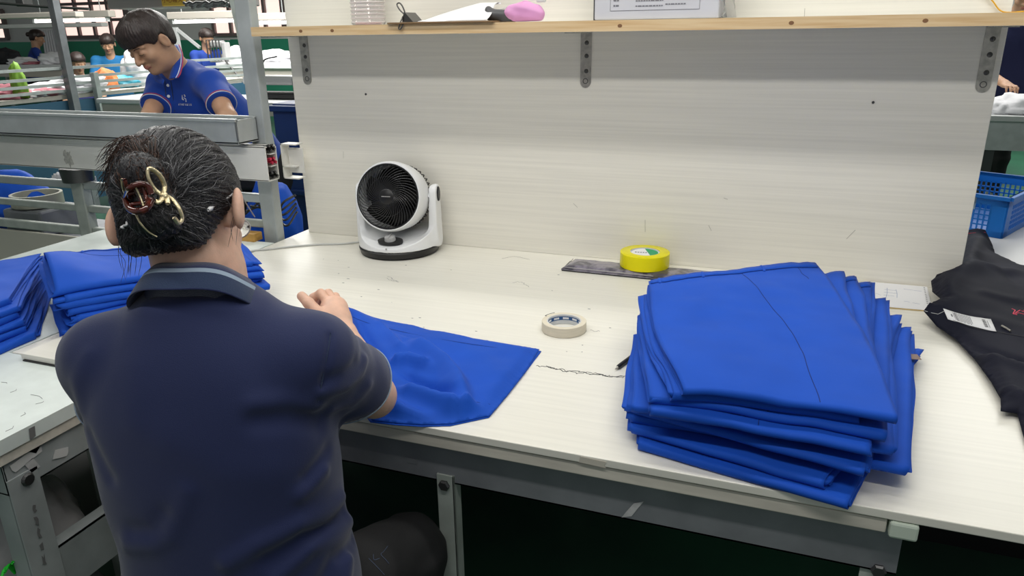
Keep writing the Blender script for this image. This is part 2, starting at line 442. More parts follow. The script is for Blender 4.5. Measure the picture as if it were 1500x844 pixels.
window(1, X(-25), X(13), 1.40, 2.0, 2, 2)
window(2, X(98), X(192), 1.42, 2.4, 4, 3)
window(3, X(318), X(420), 1.42, 2.4, 4, 3)

# ------------------------------------------------------------------ far benches and their clutter
def bench(label, lo, hi, m, panel=None, pm=None, legs=True, group=None, thick=0.05, pdrop=0.0):
    t = thing('work_bench', label, 'workbench', ((lo[0]+hi[0])/2, (lo[1]+hi[1])/2, 0), group)
    MB().box((lo[0], lo[1], hi[2]-thick), hi, bev=0.008).build('bench_top', m, t)
    if panel:
        MB().box((lo[0]+0.02, lo[1]+0.03, panel), (hi[0]-0.02, lo[1]+0.06, hi[2]-thick)).build('front_panel', pm or m, t)
    if legs:
        for x in (lo[0]+0.08, hi[0]-0.08):
            for y in (lo[1]+0.1, hi[1]-0.08):
                MB().box((x-0.025, y-0.025, 0), (x+0.025, y+0.025, hi[2]-thick)).build('leg', steel, t)
    return t
whitetop = mat('white_bench_top', (0.72, 0.72, 0.73), 0.4)
beigefront = mat('beige_bench_front', (0.52, 0.48, 0.43), 0.55)
tealpanel = mat('steel_blue_panel', (0.035, 0.10, 0.17), 0.5, var=0.06, vscale=(2, 2, 2))
whitecloth = mat('white_cloth', (0.70, 0.70, 0.73), 0.85, bump=0.3, bscale=60)
pinkcloth = mat('pink_cloth', (0.60, 0.22, 0.27), 0.85, bump=0.3, bscale=60)
blackcl = mat('black_cloth', (0.02, 0.02, 0.025), 0.8)
greencl = mat('lime_ribbon', (0.22, 0.42, 0.05), 0.6)
tealcl = mat('teal_plastic', (0.02, 0.22, 0.30), 0.5)
orangecl = mat('orange_cloth', (0.60, 0.18, 0.05), 0.7)
def lump(name, label, cat, c, r, m, seed=0, rough=0.35, f=3.0, group=None, parent=None, flat=0.0):
    """a crumpled heap of cloth resting on its base"""
    c = np.array(c, float); r = np.array(r, float)
    bm = bmesh.new(); bmesh.ops.create_icosphere(bm, subdivisions=4, radius=1)
    V = np.array([v.co[:] for v in bm.verts]); F = [tuple(v.index for v in g.verts) for g in bm.faces]; bm.free()
    k = 1+rough*2*(vnoise(V, f, seed)+0.5*vnoise(V, f*2.3, seed+3)+0.25*np.abs(vnoise(V, f*5, seed+5)))
    V = V*k[:, None]
    V[:, 2] = np.maximum(V[:, 2], -0.25)+0.25
    V[:, 2] /= V[:, 2].max()
    V = V*np.array([r[0], r[1], r[2]])+c
    o = mesh_obj(name, V, F, m, parent)
    if label: tag(o, label, cat, group)
    return o
p = ony(40, 95, 10.0); 
xa, xb = ony(-60, 95, 10.0)[0], ony(88, 95, 10.0)[0]; zt = p[2]
benchA = bench('far bench with a pale front edge under the white cloth heaps at upper left', (xa, 10.0, 0), (xb, 10.9, zt), whitetop, 0.75, beigefront, thick=0.09)
for i, (px, rx, rz, m, nm, lb) in enumerate([
        (6, 0.34, 0.30, blackcl, 'cloth_heap', 'black cloth heap on the far left bench'),
        (33, 0.13, 0.13, whitecloth, 'cloth_heap', 'white cloth heap right beside the black one on the far left bench'),
        (57, 0.20, 0.05, pinkcloth, 'cloth_heap', 'low pinkish cloth heap on the far left bench'),
        (82, 0.20, 0.22, whitecloth, 'cloth_heap', 'large white cloth heap at the right end of the far left bench')]):
    q = ony(px, 92, 10.35); lump(nm, lb, 'cloth heap', (q[0], 10.35, zt+0.001), (rx, 0.25, rz), m, i)
# bench C, to the right of the standing worker
p = ony(380, 92, 7.8); xa, xb = ony(316, 95, 7.8)[0], ony(470, 95, 7.8)[0]; zc = p[2]
benchC = bench('beige-fronted far bench between the worker in blue polo and the grey post', (xa, 7.8, 0), (xb, 8.6, zc), whitetop, zc-0.26, beigefront, thick=0.07)
for i, (px, rx, rz, m, lb) in enumerate([(346, 0.16, 0.20, whitecloth, 'white cloth heap in the middle of the beige-fronted far bench'),
        (404, 0.34, 0.15, whitecloth, 'white cloth heap right of the grey post on the far bench')]):
    q = ony(max(px, 322), 92, 8.2); lump('cloth_heap', lb, 'cloth heap', (q[0], 8.2, zc+0.001), (rx, 0.2, rz), m, 20+i)
# small caged machine on that bench
q = ony(325, 88, 8.0); t = thing('machine_head', 'dark caged sewing machine head on the beige-fronted far bench', 'sewing machine', (q[0], 8.0, zc))
mb = MB(); mb.box((q[0]-0.13, 7.92, zc), (q[0]+0.13, 8.08, zc+0.04), bev=0.01); mb.box((q[0]+0.06, 7.95, zc+0.04), (q[0]+0.12, 8.05, zc+0.24), bev=0.01); mb.box((q[0]-0.12, 7.95, zc+0.18), (q[0]+0.06, 8.05, zc+0.26), bev=0.02)
mb.build('machine_body', grey_pl, t)
mb = MB()
for k in range(5): mb.tube([(q[0]-0.12+0.05*k, 7.9, zc+0.02), (q[0]-0.12+0.05*k, 7.9, zc+0.27), (q[0]-0.12+0.05*k, 8.1, zc+0.27)], 0.008, 6)
mb.build('wire_guard', boltm, t)
tag(MB().tube(spline([(q[0]+0.14, 7.95, zc+0.02), (q[0]+0.25, 7.78, zc+0.02), (q[0]+0.55, 7.7, zc-0.25), (q[0]+0.75, 7.65, zc-0.55)]), 0.012, 6).build('cable', boltm, None, True), 'thin black cable drooping over the front of the beige-fronted far bench', 'cable')

# white table in the middle distance (behind the worker in the blue polo)
p = ony(300, 148, 4.45); zm = p[2]
xa, xb = ony(141, 152, 4.45)[0], -1.75
benchM = bench('bright white table behind the worker in the blue polo', (xa, 4.45, 0), (xb, 5.0, zm), whitetop, zm-0.10, beigefront, thick=0.035)
# lockstitch machine at its right end
q = ony(418, 150, 4.6)
def sewing_machine(label, c, s=1.0):
    t = thing('sewing_machine', label, 'sewing machine', c)
    x, y, z = c
    MB().box((x-0.22*s, y-0.08*s, z), (x+0.22*s, y+0.08*s, z+0.05*s), bev=0.012).build('machine_bed', black_pl, t)
    MB().box((x+0.12*s, y-0.05*s, z+0.05*s), (x+0.21*s, y+0.05*s, z+0.16*s), bev=0.015).build('machine_arm', black_pl, t)
    MB().box((x-0.2*s, y-0.045*s, z+0.10*s), (x+0.13*s, y+0.045*s, z+0.17*s), bev=0.02).build('machine_head', grey_pl, t)
    MB().lathe([(0, 0), (0.055*s, 0), (0.055*s, 0.03*s), (0, 0.03*s)], 20, mat=frame((0, 1, 0), (0, 0, 1), (1, 0, 0), (x+0.215*s, y, z+0.12*s))).build('hand_wheel', boltm, t, 40)
    MB().tube(spline([(x-0.15*s, y, z+0.16*s), (x-0.14*s, y, z+0.27*s), (x-0.02*s, y, z+0.30*s)]), 0.006*s, 6).build('lamp_neck', boltm, t, True)
sewing_machine('black sewing machine on the white table just left of the cream panel', (q[0]-0.10, 4.72, zm), 1.0)

# rack of rails with the blue panel, running away from us on the left
RX = -5.6
t = thing('rail_rack', 'grey rail rack with dark blue kick panel beyond the aluminium trough', 'rack', (RX, 4.5, 0))
Yl = lambda px, py: onx(px, py, RX)[1]
ya, yb = 2.6, 6.9
for (px, py) in ((40, 103), (40, 117.5), (40, 128), (40, 138)):
    z = onx(px, py, RX)[2]; MB().bar((RX, ya, z), (RX, yb, z), 0.022, 0.022).build('rail', steel, t)
za = onx(50, 141, RX)[2]
MB().box((RX-0.45, ya, za-0.05), (RX-0.02, yb, za-0.015), bev=0.006).build('shelf_board', beigefront, t)
MB().box((RX-0.03, ya, 0.1), (RX-0.0, yb, za-0.06)).build('kick_panel', tealpanel, t)
for px, wd in ((96, 0.06), (134, 0.045)):
    y = Yl(px, 110); top = 2.6 if px == 96 else onx(134, 106, RX)[2]
    MB().box((RX-wd/2+0.03, y-wd/2, 0), (RX+wd/2+0.03, y+wd/2, top)).build('post', steel if px != 96 else darksteel, t)
for i, (px, py, r, m, lb) in enumerate([(4, 132, (0.18, 0.16, 0.12), pinkcloth, 'pink cloth heap at the frame edge behind the rail rack'), (56, 134, (0.18, 0.20, 0.08), pinkcloth, 'pink cloth heap behind the rails beside the white one'),
        (80, 133, (0.18, 0.22, 0.10), whitecloth, 'white cloth heap behind the rails, beside the dark pole'), (113, 128, (0.18, 0.24, 0.16), whitecloth, 'tall white cloth bag between the dark pole and the railing post'),
        (38, 134, (0.18, 0.13, 0.07), whitecloth, 'flat white cloth pile behind the rails at left')]):
    y = onx(px, py, RX-0.22)[1]; lump('cloth_heap', lb, 'cloth heap', (RX-0.22, y, za-0.013), r, m, 30+i)
y = onx(24, 120, RX-0.12)[1]
lump('lime_ribbon', 'lime green ribbon bundle standing behind the rails at far left', 'ribbon bundle', (RX-0.10, y, za-0.013), (0.05, 0.06, 0.28), greencl, 44, 0.12)
y = onx(156, 128, RX-0.25)[1]
lump('orange_cloth', 'orange cloth bundle behind the railing below the teal-shirted worker', 'cloth heap', (RX-0.25, y, za-0.013), (0.10, 0.11, 0.19), orangecl, 45, 0.2)
y = onx(182, 128, RX-0.25)[1]
lump('teal_bag', 'teal plastic bag behind the railing left of the worker in the blue polo', 'bag', (RX-0.25, y, za-0.013), (0.12, 0.16, 0.12), tealcl, 46, 0.2)
y = onx(204, 108, RX-0.25)[1]
lump('white_bag', 'white cloth heap hanging left of the face of the worker in the blue polo', 'cloth heap', (RX-0.27, y, za-0.013), (0.13, 0.14, 0.36), whitecloth, 47, 0.25)

# overhead battens with lit tubes, trunking and the yellow warning sign
def batten(label, px0, px1, py, y, hh=0.09):
    a = ony(px0, py, y); b = ony(px1, py, y); z = (a[2]+b[2])/2
    t = thing('batten_light', label, 'ceiling light', ((a[0]+b[0])/2, y, z))
    MB().box((a[0]-0.1, y-0.06, z+0.03), (b[0]+0.1, y+0.06, z+0.03+hh), bev=0.01).build('housing', beigefront, t)
    for x in (a[0]+0.1, b[0]-0.1): MB().tube([(x, y, z+0.03+hh), (x, y, 4.2)], 0.006, 6).build('hanger', steel, t)
    MB().tube([(a[0], y-0.02, z), (b[0], y-0.02, z)], 0.022, 10).build('tube', tubem, t, True)
    for x in (a[0]-0.02, b[0]+0.02): MB().box((x-0.02, y-0.04, z-0.025), (x+0.02, y, z+0.03)).build('socket', white_pl, t)
batten('lit tube light left of the near worker head, above the teal worker', 54, 158, 30, 8.2)
batten('lit tube light above the far worker right of the blue polo worker', 259, 352, 31, 8.2)
batten('short lit tube light between the grey post and the cream panel', 384, 425, 33, 8.6)
def trunk(name, label, px0, px1, py0, py1, y, m, d=0.12):
    a = ony(px0, py1, y); b = ony(px1, py1, y); z1 = ony((px0+px1)/2, py0, y)[2]
    return tag(MB().box((a[0], y, a[2]*0.5+b[2]*0.5), (b[0], y+d, z1), bev=0.01).build(name, m, None), label, 'cable trunking')
trunkm = mat('grey_brown_trunking', (0.27, 0.25, 0.24), 0.6)
trunk('cable_trunking', 'wide grey overhead trunking above the head of the blue polo worker', 158, 345, -25, 11, 5.0, trunkm, 0.3)
trunk('cable_trunking', 'long pale overhead trunking crossing the upper left corner', -40, 112, 19, 27, 7.2, beigefront)
trunk('cable_trunking', 'narrow pale trunking below the first one, over the seated worker', -40, 150, 35, 41, 9.2, wallm)
tag(MB().tube([ony(-20, 3, 6.4), ony(60, 9.5, 6.4), ony(130, 13, 6.4)], 0.016, 6).build('overhead_pipe', boltm, None), 'thin dark pipe crossing the upper left corner', 'pipe')
q = ony(33, 0, 6.6); tag(MB().box((q[0]-0.06, 6.55, q[2]-0.07), (q[0]+0.06, 6.68, q[2]+0.4), bev=0.01).build('junction_box', boltm, None), 'dark junction box hanging from the top edge at upper left', 'junction box')
q0 = ony(237, 9.5, 4.93); q1 = ony(271, 9.5, 4.93)
yellow = mat('yellow_sign', (0.62, 0.40, 0.05), 0.5)
sg = thing('warning_sign', 'yellow warning sign with brown characters under the overhead trunking', 'sign', ((q0[0]+q1[0])/2, 4.95, q0[2]))
MB().box((q0[0], 4.93, q0[2]), (q1[0], 4.95, q0[2]+0.17), bev=0.012).build('sign_board', yellow, sg)
def text_mesh(name, body, size, m4, m, parent=None, ext=0.0006, align='CENTER'):
    cu = bpy.data.curves.new(name, 'FONT'); cu.body = body; cu.size = size; cu.extrude = ext; cu.align_x = align; cu.align_y = 'CENTER'; cu.resolution_u = 2
    o = bpy.data.objects.new(name+'_tmp', cu); COL.objects.link(o); bpy.context.view_layer.update()
    dg = bpy.context.evaluated_depsgraph_get(); me = bpy.data.meshes.new_from_object(o.evaluated_get(dg)); bpy.data.objects.remove(o)
    me.transform(Matrix([list(r) for r in m4])); me.materials.clear(); me.materials.append(m)
    o = bpy.data.objects.new(name, me); COL.objects.link(o)
    if parent is not None: o.parent = parent; o.matrix_parent_inverse = parent.matrix_basis.inverted()
    return o
brownink = mat('brown_sign_ink', (0.28, 0.09, 0.02), 0.6)
text_mesh('sign_characters', '小心碰头', 0.052, frame((1, 0, 0), (0, 0, 1), (0, -1, 0), ((q0[0]+q1[0])/2, 4.929, q0[2]+0.045)), brownink, sg)
# dark cable bundle resting under that trunking
a = ony(284, 13.2, 4.9); b = ony(346, 13.2, 4.9)
mb = MB()
for k in range(5):
    xs = np.linspace(a[0], b[0], 14); mb.tube(np.array([(x, 4.88-0.02*k, a[2]+0.004+0.018*abs(math.sin(i*1.3+k*2.1))+0.006*k) for i, x in enumerate(xs)]), 0.011, 6)
tag(mb.build('cable_bundle', boltm, None, True), 'dark bundle of cables under the overhead trunking near the grey post', 'cables')
# white curtain
q = ony(70, 44, 12.2)
n = 60; xs = np.linspace(q[0]-0.20, q[0]+0.25, n); V = []
for z in np.linspace(q[2]+0.0, 0.012, 12):
    f = (q[2]-z); V += [(x+0.18*f*((i/n)-0.3), 12.2+0.05*math.sin(i*0.75+f)*(0.4+f), z) for i, x in enumerate(xs)]
F = [(j*n+i, j*n+i+1, (j+1)*n+i+1, (j+1)*n+i) for j in range(11) for i in range(n-1)]
cu_o = thing('curtain', 'white pleated curtain hanging behind the dark pole at upper left', 'curtain', (q[0], 12.2, 0.0))
o = mesh_obj('curtain_cloth', V, F, whitecloth, cu_o); o.modifiers.new('thick', 'SOLIDIFY').thickness = 0.006
MB().tube([(q[0]-0.35, 12.2, q[2]+0.01), (q[0]+0.4, 12.2, q[2]+0.01)], 0.015, 8).build('curtain_rail', white_pl, cu_o)
# pale brace of a far machine stand
q = ony(256, 40, 9.4); z0 = ony(262, 70, 9.4)[2]
t = thing('lamp_stand', 'white stand with slanting brace behind the blue polo worker', 'stand', (q[0], 9.4, 0.0))
MB().bar((q[0], 9.4, 0.0), (q[0], 9.4, q[2]), 0.09, 0.05).build('pole', white_pl, t)
MB().bar((q[0]+0.04, 9.4, q[2]-0.03), (q[0]+0.42, 9.4, z0), 0.035, 0.04).build('brace', white_pl, t)

# ------------------------------------------------------------------ grey rack in front of the aisle (aluminium trough, white duct)
t = thing('workstation_rack', 'grey steel rack with rails left of the cream panel', 'rack', (-2.2, 2.07, 0))
PX0, PX1 = -1.692, -1.634
pm = MB().box((PX0, 2.05, 0.0), (PX1, 2.09, 2.4), bev=0.004); pm.build('post', steel, t)
MB().lathe([(0, 0), (0.006, 0), (0.006, 0.004), (0, 0.004)], 10, mat=frame((0, 1, 0), (0, 0, 1), (1, 0, 0), (PX1, 2.07, 1.03))).build('bolt', boltm, t)
a = ony(342, 0, 2.16); b = ony(389, 215, 2.16)
an = MB(); d_ = nrm(b-a); a2 = a-d_*0.7; an.bar(a2, b, 0.032, 0.004, up=(0, 1, 0)); an.bar(a2+np.array([0.016, 0.014, 0]), b+np.array([0.016, 0.014, 0]), 0.004, 0.03, up=(0, 1, 0)); an.build('angle_brace', greenpaint, t)
q = ony(366, 118, 2.145); MB().box(q-np.array([0.022, 0.01, 0.012]), q+np.array([0.022, 0.01, 0.012]), bev=0.003).build('clamp', white_pl, t)
LX0, LX1 = -2.572, -2.515
MB().box((LX0, 2.05, 0.0), (LX1, 2.09, 0.93), bev=0.004).build('post', greenpaint, t)
for z, hh, m in ((ony(80, 268, 2.07)[2], 0.030, alu), (ony(80, 301, 2.07)[2], 0.026, greenpaint), (ony(60, 331, 2.07)[2], 0.034, greenpaint)):
    MB().box((-3.6, 2.058, z-hh/2), (LX0, 2.082, z+hh/2), bev=0.004).build('rail', m, t)
    MB().box((LX1, 2.058, z-hh/2), (PX0, 2.082, z+hh/2), bev=0.004).build('rail', m, t)
MB().box((-3.6, 2.06, 0.15), (-1.70, 2.075, ony(60, 341, 2.07)[2]), bev=0.002).build('lower_board', mat('beige_board', (0.50, 0.49, 0.42), 0.6, var=0.06, vscale=(3, 3, 3)), t)
MB().tube([(-2.545, 2.07, 0.905), (-2.545, 2.07, 0.955)], [0.055, 0.06], 20).build('clamp', boltm, t, 40)
# trough
TY0, TY1 = 1.945, 2.046
r = ony(345, 178, TY0); z1 = ony(170, 171, TY0)[2]; z0 = ony(170, 204, TY0)[2]; xr = r[0]; xl = -3.6; th = 0.006
mb = MB(); mb.box((xl, TY0, z0), (xr, TY0+th, z1), bev=0.002); mb.box((xl, TY1-th, z0), (xr, TY1, z1), bev=0.002); mb.box((xl, TY0, z0), (xr, TY1, z0+th))
mb.box((xl, TY0-0.004, z1-0.006), (xr, TY0+0.012, z1+0.004), bev=0.002); mb.box((xl, TY1-0.012, z1-0.006), (xr, TY1, z1+0.004), bev=0.002)
mb.box((xr-th, TY0, z0), (xr, TY1, z1), bev=0.002)
tag(mb.build('cable_trough', alu, None), 'long aluminium trough across the rack above the white duct', 'trough')
# white duct with open end
r0 = ony(388, 216, 1.99); r1 = ony(392, 271, 1.99); zt, zb = ony(200, 205, 1.99)[2]-0.004, ony(200, 254, 1.99)[2]; xr = r0[0]; 
zt = min(zt, z0-0.002)
t = thing('cable_duct', 'white plastic cable duct under the aluminium trough, cables in its open end', 'duct', (-2.4, 2.02, zb))
mb = MB(); y0, y1 = 1.99, 2.046; k = 0.004
mb.box((xl, y0, zb), (xr, y0+k, zt), bev=0.0015); mb.box((xl, y0, zb), (xr, y1, zb+k)); mb.box((xl, y0, zt-k), (xr, y1, zt)); mb.box((xl, y1-k, zb), (xr, y1, zt))
for z in (zb+0.045, zb+0.085): mb.box((xr-0.3, y0+0.022, z), (xr-0.002, y1, z+0.004))
mb.build('duct_shell', duct_pl, t)
for j, (z, m) in enumerate(((zb+0.02, boltm), (zb+0.066, redm), (zb+0.108, boltm))):
    mb = MB()
    for i in range(4): mb.tube([(xr-0.3, y0+0.012+0.009*i, z), (xr-0.02, y0+0.012+0.009*i, z+0.004*math.sin(i*2)), (xr+0.006, y0+0.014+0.009*i, z+0.008*math.cos(i*3))], 0.0055, 8)
    mb.build('cable', m, t, True)
# hardened glue on the duct front
q = ony(100, 232, 1.989); mb = MB()
mb.prism([(q[0]+0.020*math.cos(a)*(0.6+random.random()*0.8), q[2]+0.030*math.sin(a)*(0.6+random.random()*0.7)) for a in np.linspace(0, 6.28, 22)[:-1]], -1.9896, -1.9888, mat=frame((1, 0, 0), (0, 0, 1), (0, -1, 0), (0, 0, 0)))
mb.build('grime_patch', mat('grime', (0.46, 0.45, 0.41), 0.7, var=0.25, vscale=(90, 90, 90)), t)
# second piece of ducting behind the post
t = thing('duct_offcut', 'short open white duct end between the grey post and the cream panel', 'duct', (-1.59, 2.12, 0.95))
mb = MB(); x0, x1 = PX1+0.002, -1.598; 
xs = (ony(411, 215, 2.10)[0], ony(437, 215, 2.10)[0]); zs = (ony(425, 262, 2.10)[2], ony(425, 211, 2.10)[2])
mb.box((xs[0], 2.098, zs[0]), (xs[0]+0.004, 2.14, zs[1])); mb.box((xs[0], 2.098, zs[0]), (xs[1]-0.01, 2.14, zs[0]+0.004)); mb.box((xs[0], 2.098, zs[1]-0.004), (xs[1]-0.01, 2.14, zs[1]))
mb.box((xs[0], 2.098, zs[0]+0.04), (xs[1]-0.02, 2.14, zs[0]+0.044)); mb.build('duct_shell', duct_pl, t)
MB().box((xs[0]+0.012, 2.12, zs[0]+0.018), (xs[1], 2.124, zs[1]-0.016), bev=0.001).build('duct_lid', duct_pl, t)
tag(MB().box((-1.83, 2.00, TZ), (PX0-0.002, 2.045, TZ+0.028), bev=0.002).build('wood_block', mat('ochre_wood', (0.50, 0.28, 0.07), 0.6, var=0.2, vscale=(6, 60, 60)), None), 'ochre wooden block at the foot of the grey post', 'block')
# goods on the lower shelf behind the rails
MB_ = MB().box((-3.6, 2.12, 0.60), (-1.75, 2.47, 0.63)); tag(MB_.build('shelf_board', darksteel, None), 'dark shelf behind the rack rails carrying blue cloth', 'shelf')
dkblue = mat('deep_blue_crate', (0.006, 0.030, 0.13), 0.5)
def stackcloth(label, c, r, seed, m=bluec): return lump('cloth_pile', label, 'cloth pile', c, r, m, seed, 0.08, 2.0)
lump('cloth_pile', 'blue cloth pile behind the rails at the left frame edge', 'cloth pile', (-3.28, 2.32, 0.631), (0.28, 0.12, 0.24), bluec, 51, 0.10, 2.0)
lump('cloth_pile', 'blue cloth pile behind the rails beside the lower rack post', 'cloth pile', (-2.36, 2.32, 0.631), (0.30, 0.12, 0.24), bluec, 52, 0.10, 2.0)
q = ony(70, 296, 2.28)
tr = MB().lathe([(0.085, 0), (0.10, 0.005), (0.10, 0.055), (0.088, 0.055), (0.088, 0.012), (0.0, 0.010), (0, 0)], 36, mat=frame((1, 0, 0), (0, 1, 0), (0, 0, 1), (q[0], 2.235, 0.742)))
tag(tr.build('tin_bowl', mat('dull_tin', (0.36, 0.36, 0.30), 0.5, metal=0.3), None, 40), 'shallow round tin behind the middle rail at left', 'bowl')
tag(MB().box((q[0]-0.10, 2.14, 0.631), (q[0]+0.12, 2.34, 0.741), bev=0.01).build('grey_box', darksteel, None), 'grey box under the round tin behind the rails', 'box')
for i, (px, py) in enumerate(((86, 263), (128, 258))):
    q = ony(px, py, 2.14); lump('bag_knot', ('white plastic knot left of the dark clamp on the lower rack post', 'white plastic knot right of the dark clamp on the lower rack post')[i], 'plastic scrap', q-np.array([0, 0, 0.02]), (0.028, 0.025, 0.05), whitecloth, 60+i, 0.3, 4)
t = thing('storage_crate', 'dark blue storage crate seen between the grey post and the cream panel', 'crate', (-1.95, 3.3, 0.63))
c0, c1 = np.array([-2.45, 3.15, 0.0]), np.array([-1.62, 3.55, 1.10])
MB().box(c0, c1, bev=0.01).build('crate_body', dkblue, t)
mb = MB()
for z in (0.2, 0.42, 0.64, 0.86, 1.06): mb.box((c0[0]-0.01, c0[1]-0.02, z), (c1[0]+0.01, c1[1]+0.01, z+0.03), bev=0.006)
mb.build('crate_rib', dkblue, t)
lump('cloth_pile', 'blue cloth pile low behind the duct end left of the panel', 'cloth pile', (-1.86, 2.32, 0.631), (0.10, 0.11, 0.28), bluec, 53, 0.12, 2.0)
mb = MB()
for k in range(5): mb.tube(spline([(-1.85+0.02*k, 2.14, 0.80+0.02*k), (-1.75, 2.16+0.01*k, 0.86-0.02*k), (-1.66, 2.13, 0.78+0.02*k), (-1.615, 2.15, 0.83+0.015*k)]), 0.004, 6)
tag(mb.build('cables', boltm, None, True), 'tangle of black cables behind the grey post above the table', 'cables')

# ------------------------------------------------------------------ main workbench
T = thing('work_table', 'long cream work table with grey steel legs in the foreground', 'table', (-0.2, 1.6, 0))
MX0, MX1, MY0, MY1 = -1.62, 1.25, 1.056, 2.172
MB().box((MX0, MY0, 0.735), (MX1, MY1+0.06, TZ), bev=0.0015).build('table_top', [creamtop], T)
xe = ony(1299, 770, 1.06)[0]
MB().box((MX0, MY0+0.004, 0.708), (xe, MY0+0.03, 0.7315), bev=0.002).build('front_strip', edgecream, T)
MB().box((xe+0.003, MY0-0.004, 0.706), (xe+0.042, MY0+0.04, 0.7335), bev=0.004).build('corner_bracket', mat('pale_green_plastic', (0.60, 0.68, 0.58), 0.4), T)
AY = 1.085; ax1 = ony(1320, 800, AY)[0]; az0 = ony(1000, 778, AY)[2]
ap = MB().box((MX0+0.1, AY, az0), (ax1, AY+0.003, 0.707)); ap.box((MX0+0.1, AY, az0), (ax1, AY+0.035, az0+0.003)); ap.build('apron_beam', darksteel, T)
MB().box((MX0+0.05, 2.10, 0.0), (1.05, 2.115, 0.70)).build('light_block_board', black_pl, T)  # unseen board, added to keep hall light off the floor below the table
def leg(x, y, w, d, zt, m=greenpaint):
    mb = MB(); mb.box((x, y, 0), (x+w, y+0.004, zt), bev=0.001); mb.box((x+w-0.004, y, 0), (x+w, y+d, zt), bev=0.001); return mb.build('leg', m, T)
lx = ony(642, 720, AY)[0]
leg(lx, AY-0.004, 0.036, 0.03, az0+0.018)
leg(ax1-0.05, AY+0.004, 0.036, 0.03, az0+0.03)
leg(-1.5, AY+0.004, 0.036, 0.03, az0+0.03)
for x in (-1.5, lx, ax1-0.05, 1.1): leg(x, 2.08, 0.036, 0.03, 0.71)
leg(1.1, 1.12, 0.036, 0.03, 0.71)
for px, py in ((651, 711), (1287, 838)):
    q = ony(px, py, AY-0.005); MB().lathe([(0, 0), (0.011, 0), (0.012, 0.004), (0.009, 0.007), (0, 0.007)], 6, mat=frame((1, 0, 0), (0, 0, 1), (0, -1, 0), (q[0], AY-(0.004 if px < 1000 else 0), q[2]))).build('bolt', boltm, T)
def scrap(parent, c, x, y, nr, m=tapepaper, name='tape_scrap', wob=0.1):
    """a torn rectangle of tape: c centre, x/y half-vectors, nr normal"""
    c, x, y, nr = map(np.array, (c, x, y, nr)); P = []
    for (a, b) in ((-1, -1), (0, -1.02), (1, -1), (1.03, 0), (1, 1), (0, 0.98), (-1, 1), (-0.97, 0)):
        P.append(c+x*(a+random.uniform(-wob, wob))+y*(b+random.uniform(-wob, wob))+nr*0.0004)
    P = np.array(P); V = np.vstack([P, P+nr*0.0006]); n = 8
    F = [tuple(range(n, 2*n)), tuple(reversed(range(n)))]+[(i, (i+1) % n, n+(i+1) % n, n+i) for i in range(n)]
    return mesh_obj(name, V, F, m, parent, False)
q = ony(927, 746, AY); scrap(T, q, (0.009, 0, 0.004), (0.010, 0, 0.017), (0, -1, 0))
q = ony(604, 675, AY); scrap(T, q, (0.010, 0, 0), (0, 0, 0.006), (0, -1, 0), darksteel)
q = ony(868, 677, MY0); scrap(T, q, (0.022, 0, -0.001), (0, 0, 0.006), (0, -1, 0), mat('cream_tape', (0.62, 0.58, 0.50), 0.5))
# pen marks and scuffs on the table top
def scribble(pxs, z, r=0.0007, name='pen_mark', parent=T, m=ink, jit=0.0025, step=4):
    P = [onz(a, b, z) for a, b in pxs]; P = spline(P, step) if len(P) > 2 else np.linspace(P[0], P[1], 14)
    rr = np.random.RandomState(int(pxs[0][0])); P = P+np.c_[rr.normal(0, jit, len(P)), rr.normal(0, jit, len(P)), np.zeros(len(P))]
    P[:, 2] = z
    return MB().tube(P, r, 5, flat=0.3).build(name, m, parent)
zz = TZ+0.0002
scribble([(784, 536), (800, 538), (813, 540), (830, 544), (850, 544), (868, 549), (880, 548), (895, 552), (912, 551), (928, 554)], zz, 0.0011, step=6)
scribble([(800, 537), (822, 541), (846, 546), (866, 546), (890, 551), (916, 553)], zz, 0.0009, step=8)
scribble([(735, 379), (750, 376), (762, 377), (775, 380)], zz, 0.0006, jit=0.001)
scribble([(751, 414), (760, 413), (768, 416), (775, 420)], zz, 0.0006, jit=0.003, m=greyink)
scribble([(865, 483), (872, 485), (880, 485)], zz, 0.0006, m=greyink)
scribble([(567, 405), (575, 409), (582, 414)], zz, 0.0005, m=greyink)
scribble([(566, 408), (575, 411), (584, 412)], zz, 0.0005, m=greyink)
for k in range(40):
    a, b = random.uniform(470, 900), random.uniform(372, 545); c = onz(a, b, TZ)
    if not (MY0 < c[1] < MY1): continue
    s = random.uniform(0.0006, 0.0016); MB().box(c+[-s*random.uniform(1, 3), -s, 0], c+[s*random.uniform(1, 3), s, 0.0003]).build('lint_speck', greyink, T)

# ------------------------------------------------------------------ left table (L-shaped)
L = thing('side_table', 'pale mint side table with scuffed grey frame at lower left', 'table', (-1.8, 1.2, 0))
LXR = -1.268
poly = [(-2.36, 0.70), (LXR, 0.70), (LXR, 1.052), (-1.624, 1.052), (-1.624, 2.015), (-2.36, 2.015)]
MB().prism(poly, 0.722, TZ).build('table_top', minttop, L)
MB().prism([(-2.355, 0.705), (LXR-0.004, 0.705), (LXR-0.004, 1.05), (-1.63, 1.05), (-1.63, 2.01), (-2.355, 2.01)], 0.700, 0.7215).build('top_batten', edgecream, L)
ly0, ly1 = 0.765, 0.826; fx = LXR-0.012
za0 = onx(124, 662, fx)[2]; za1 = 0.699
MB().box((fx-0.004, ly0, za0), (fx, 1.04, za1)).box((fx-0.03, ly0, za0), (fx, 1.04, za0+0.003)).build('apron_beam', steel, L)
mb = MB(); mb.box((fx-0.003, ly0, 0), (fx+0.002, ly1, za0+0.03), bev=0.001); mb.box((fx-0.045, ly0, 0), (fx, ly0+0.004, za1-0.002), bev=0.001); mb.build('leg', steel, L)
zs1 = onx(159, 753, fx)[2]; zs0 = onx(135, 844, fx)[2]
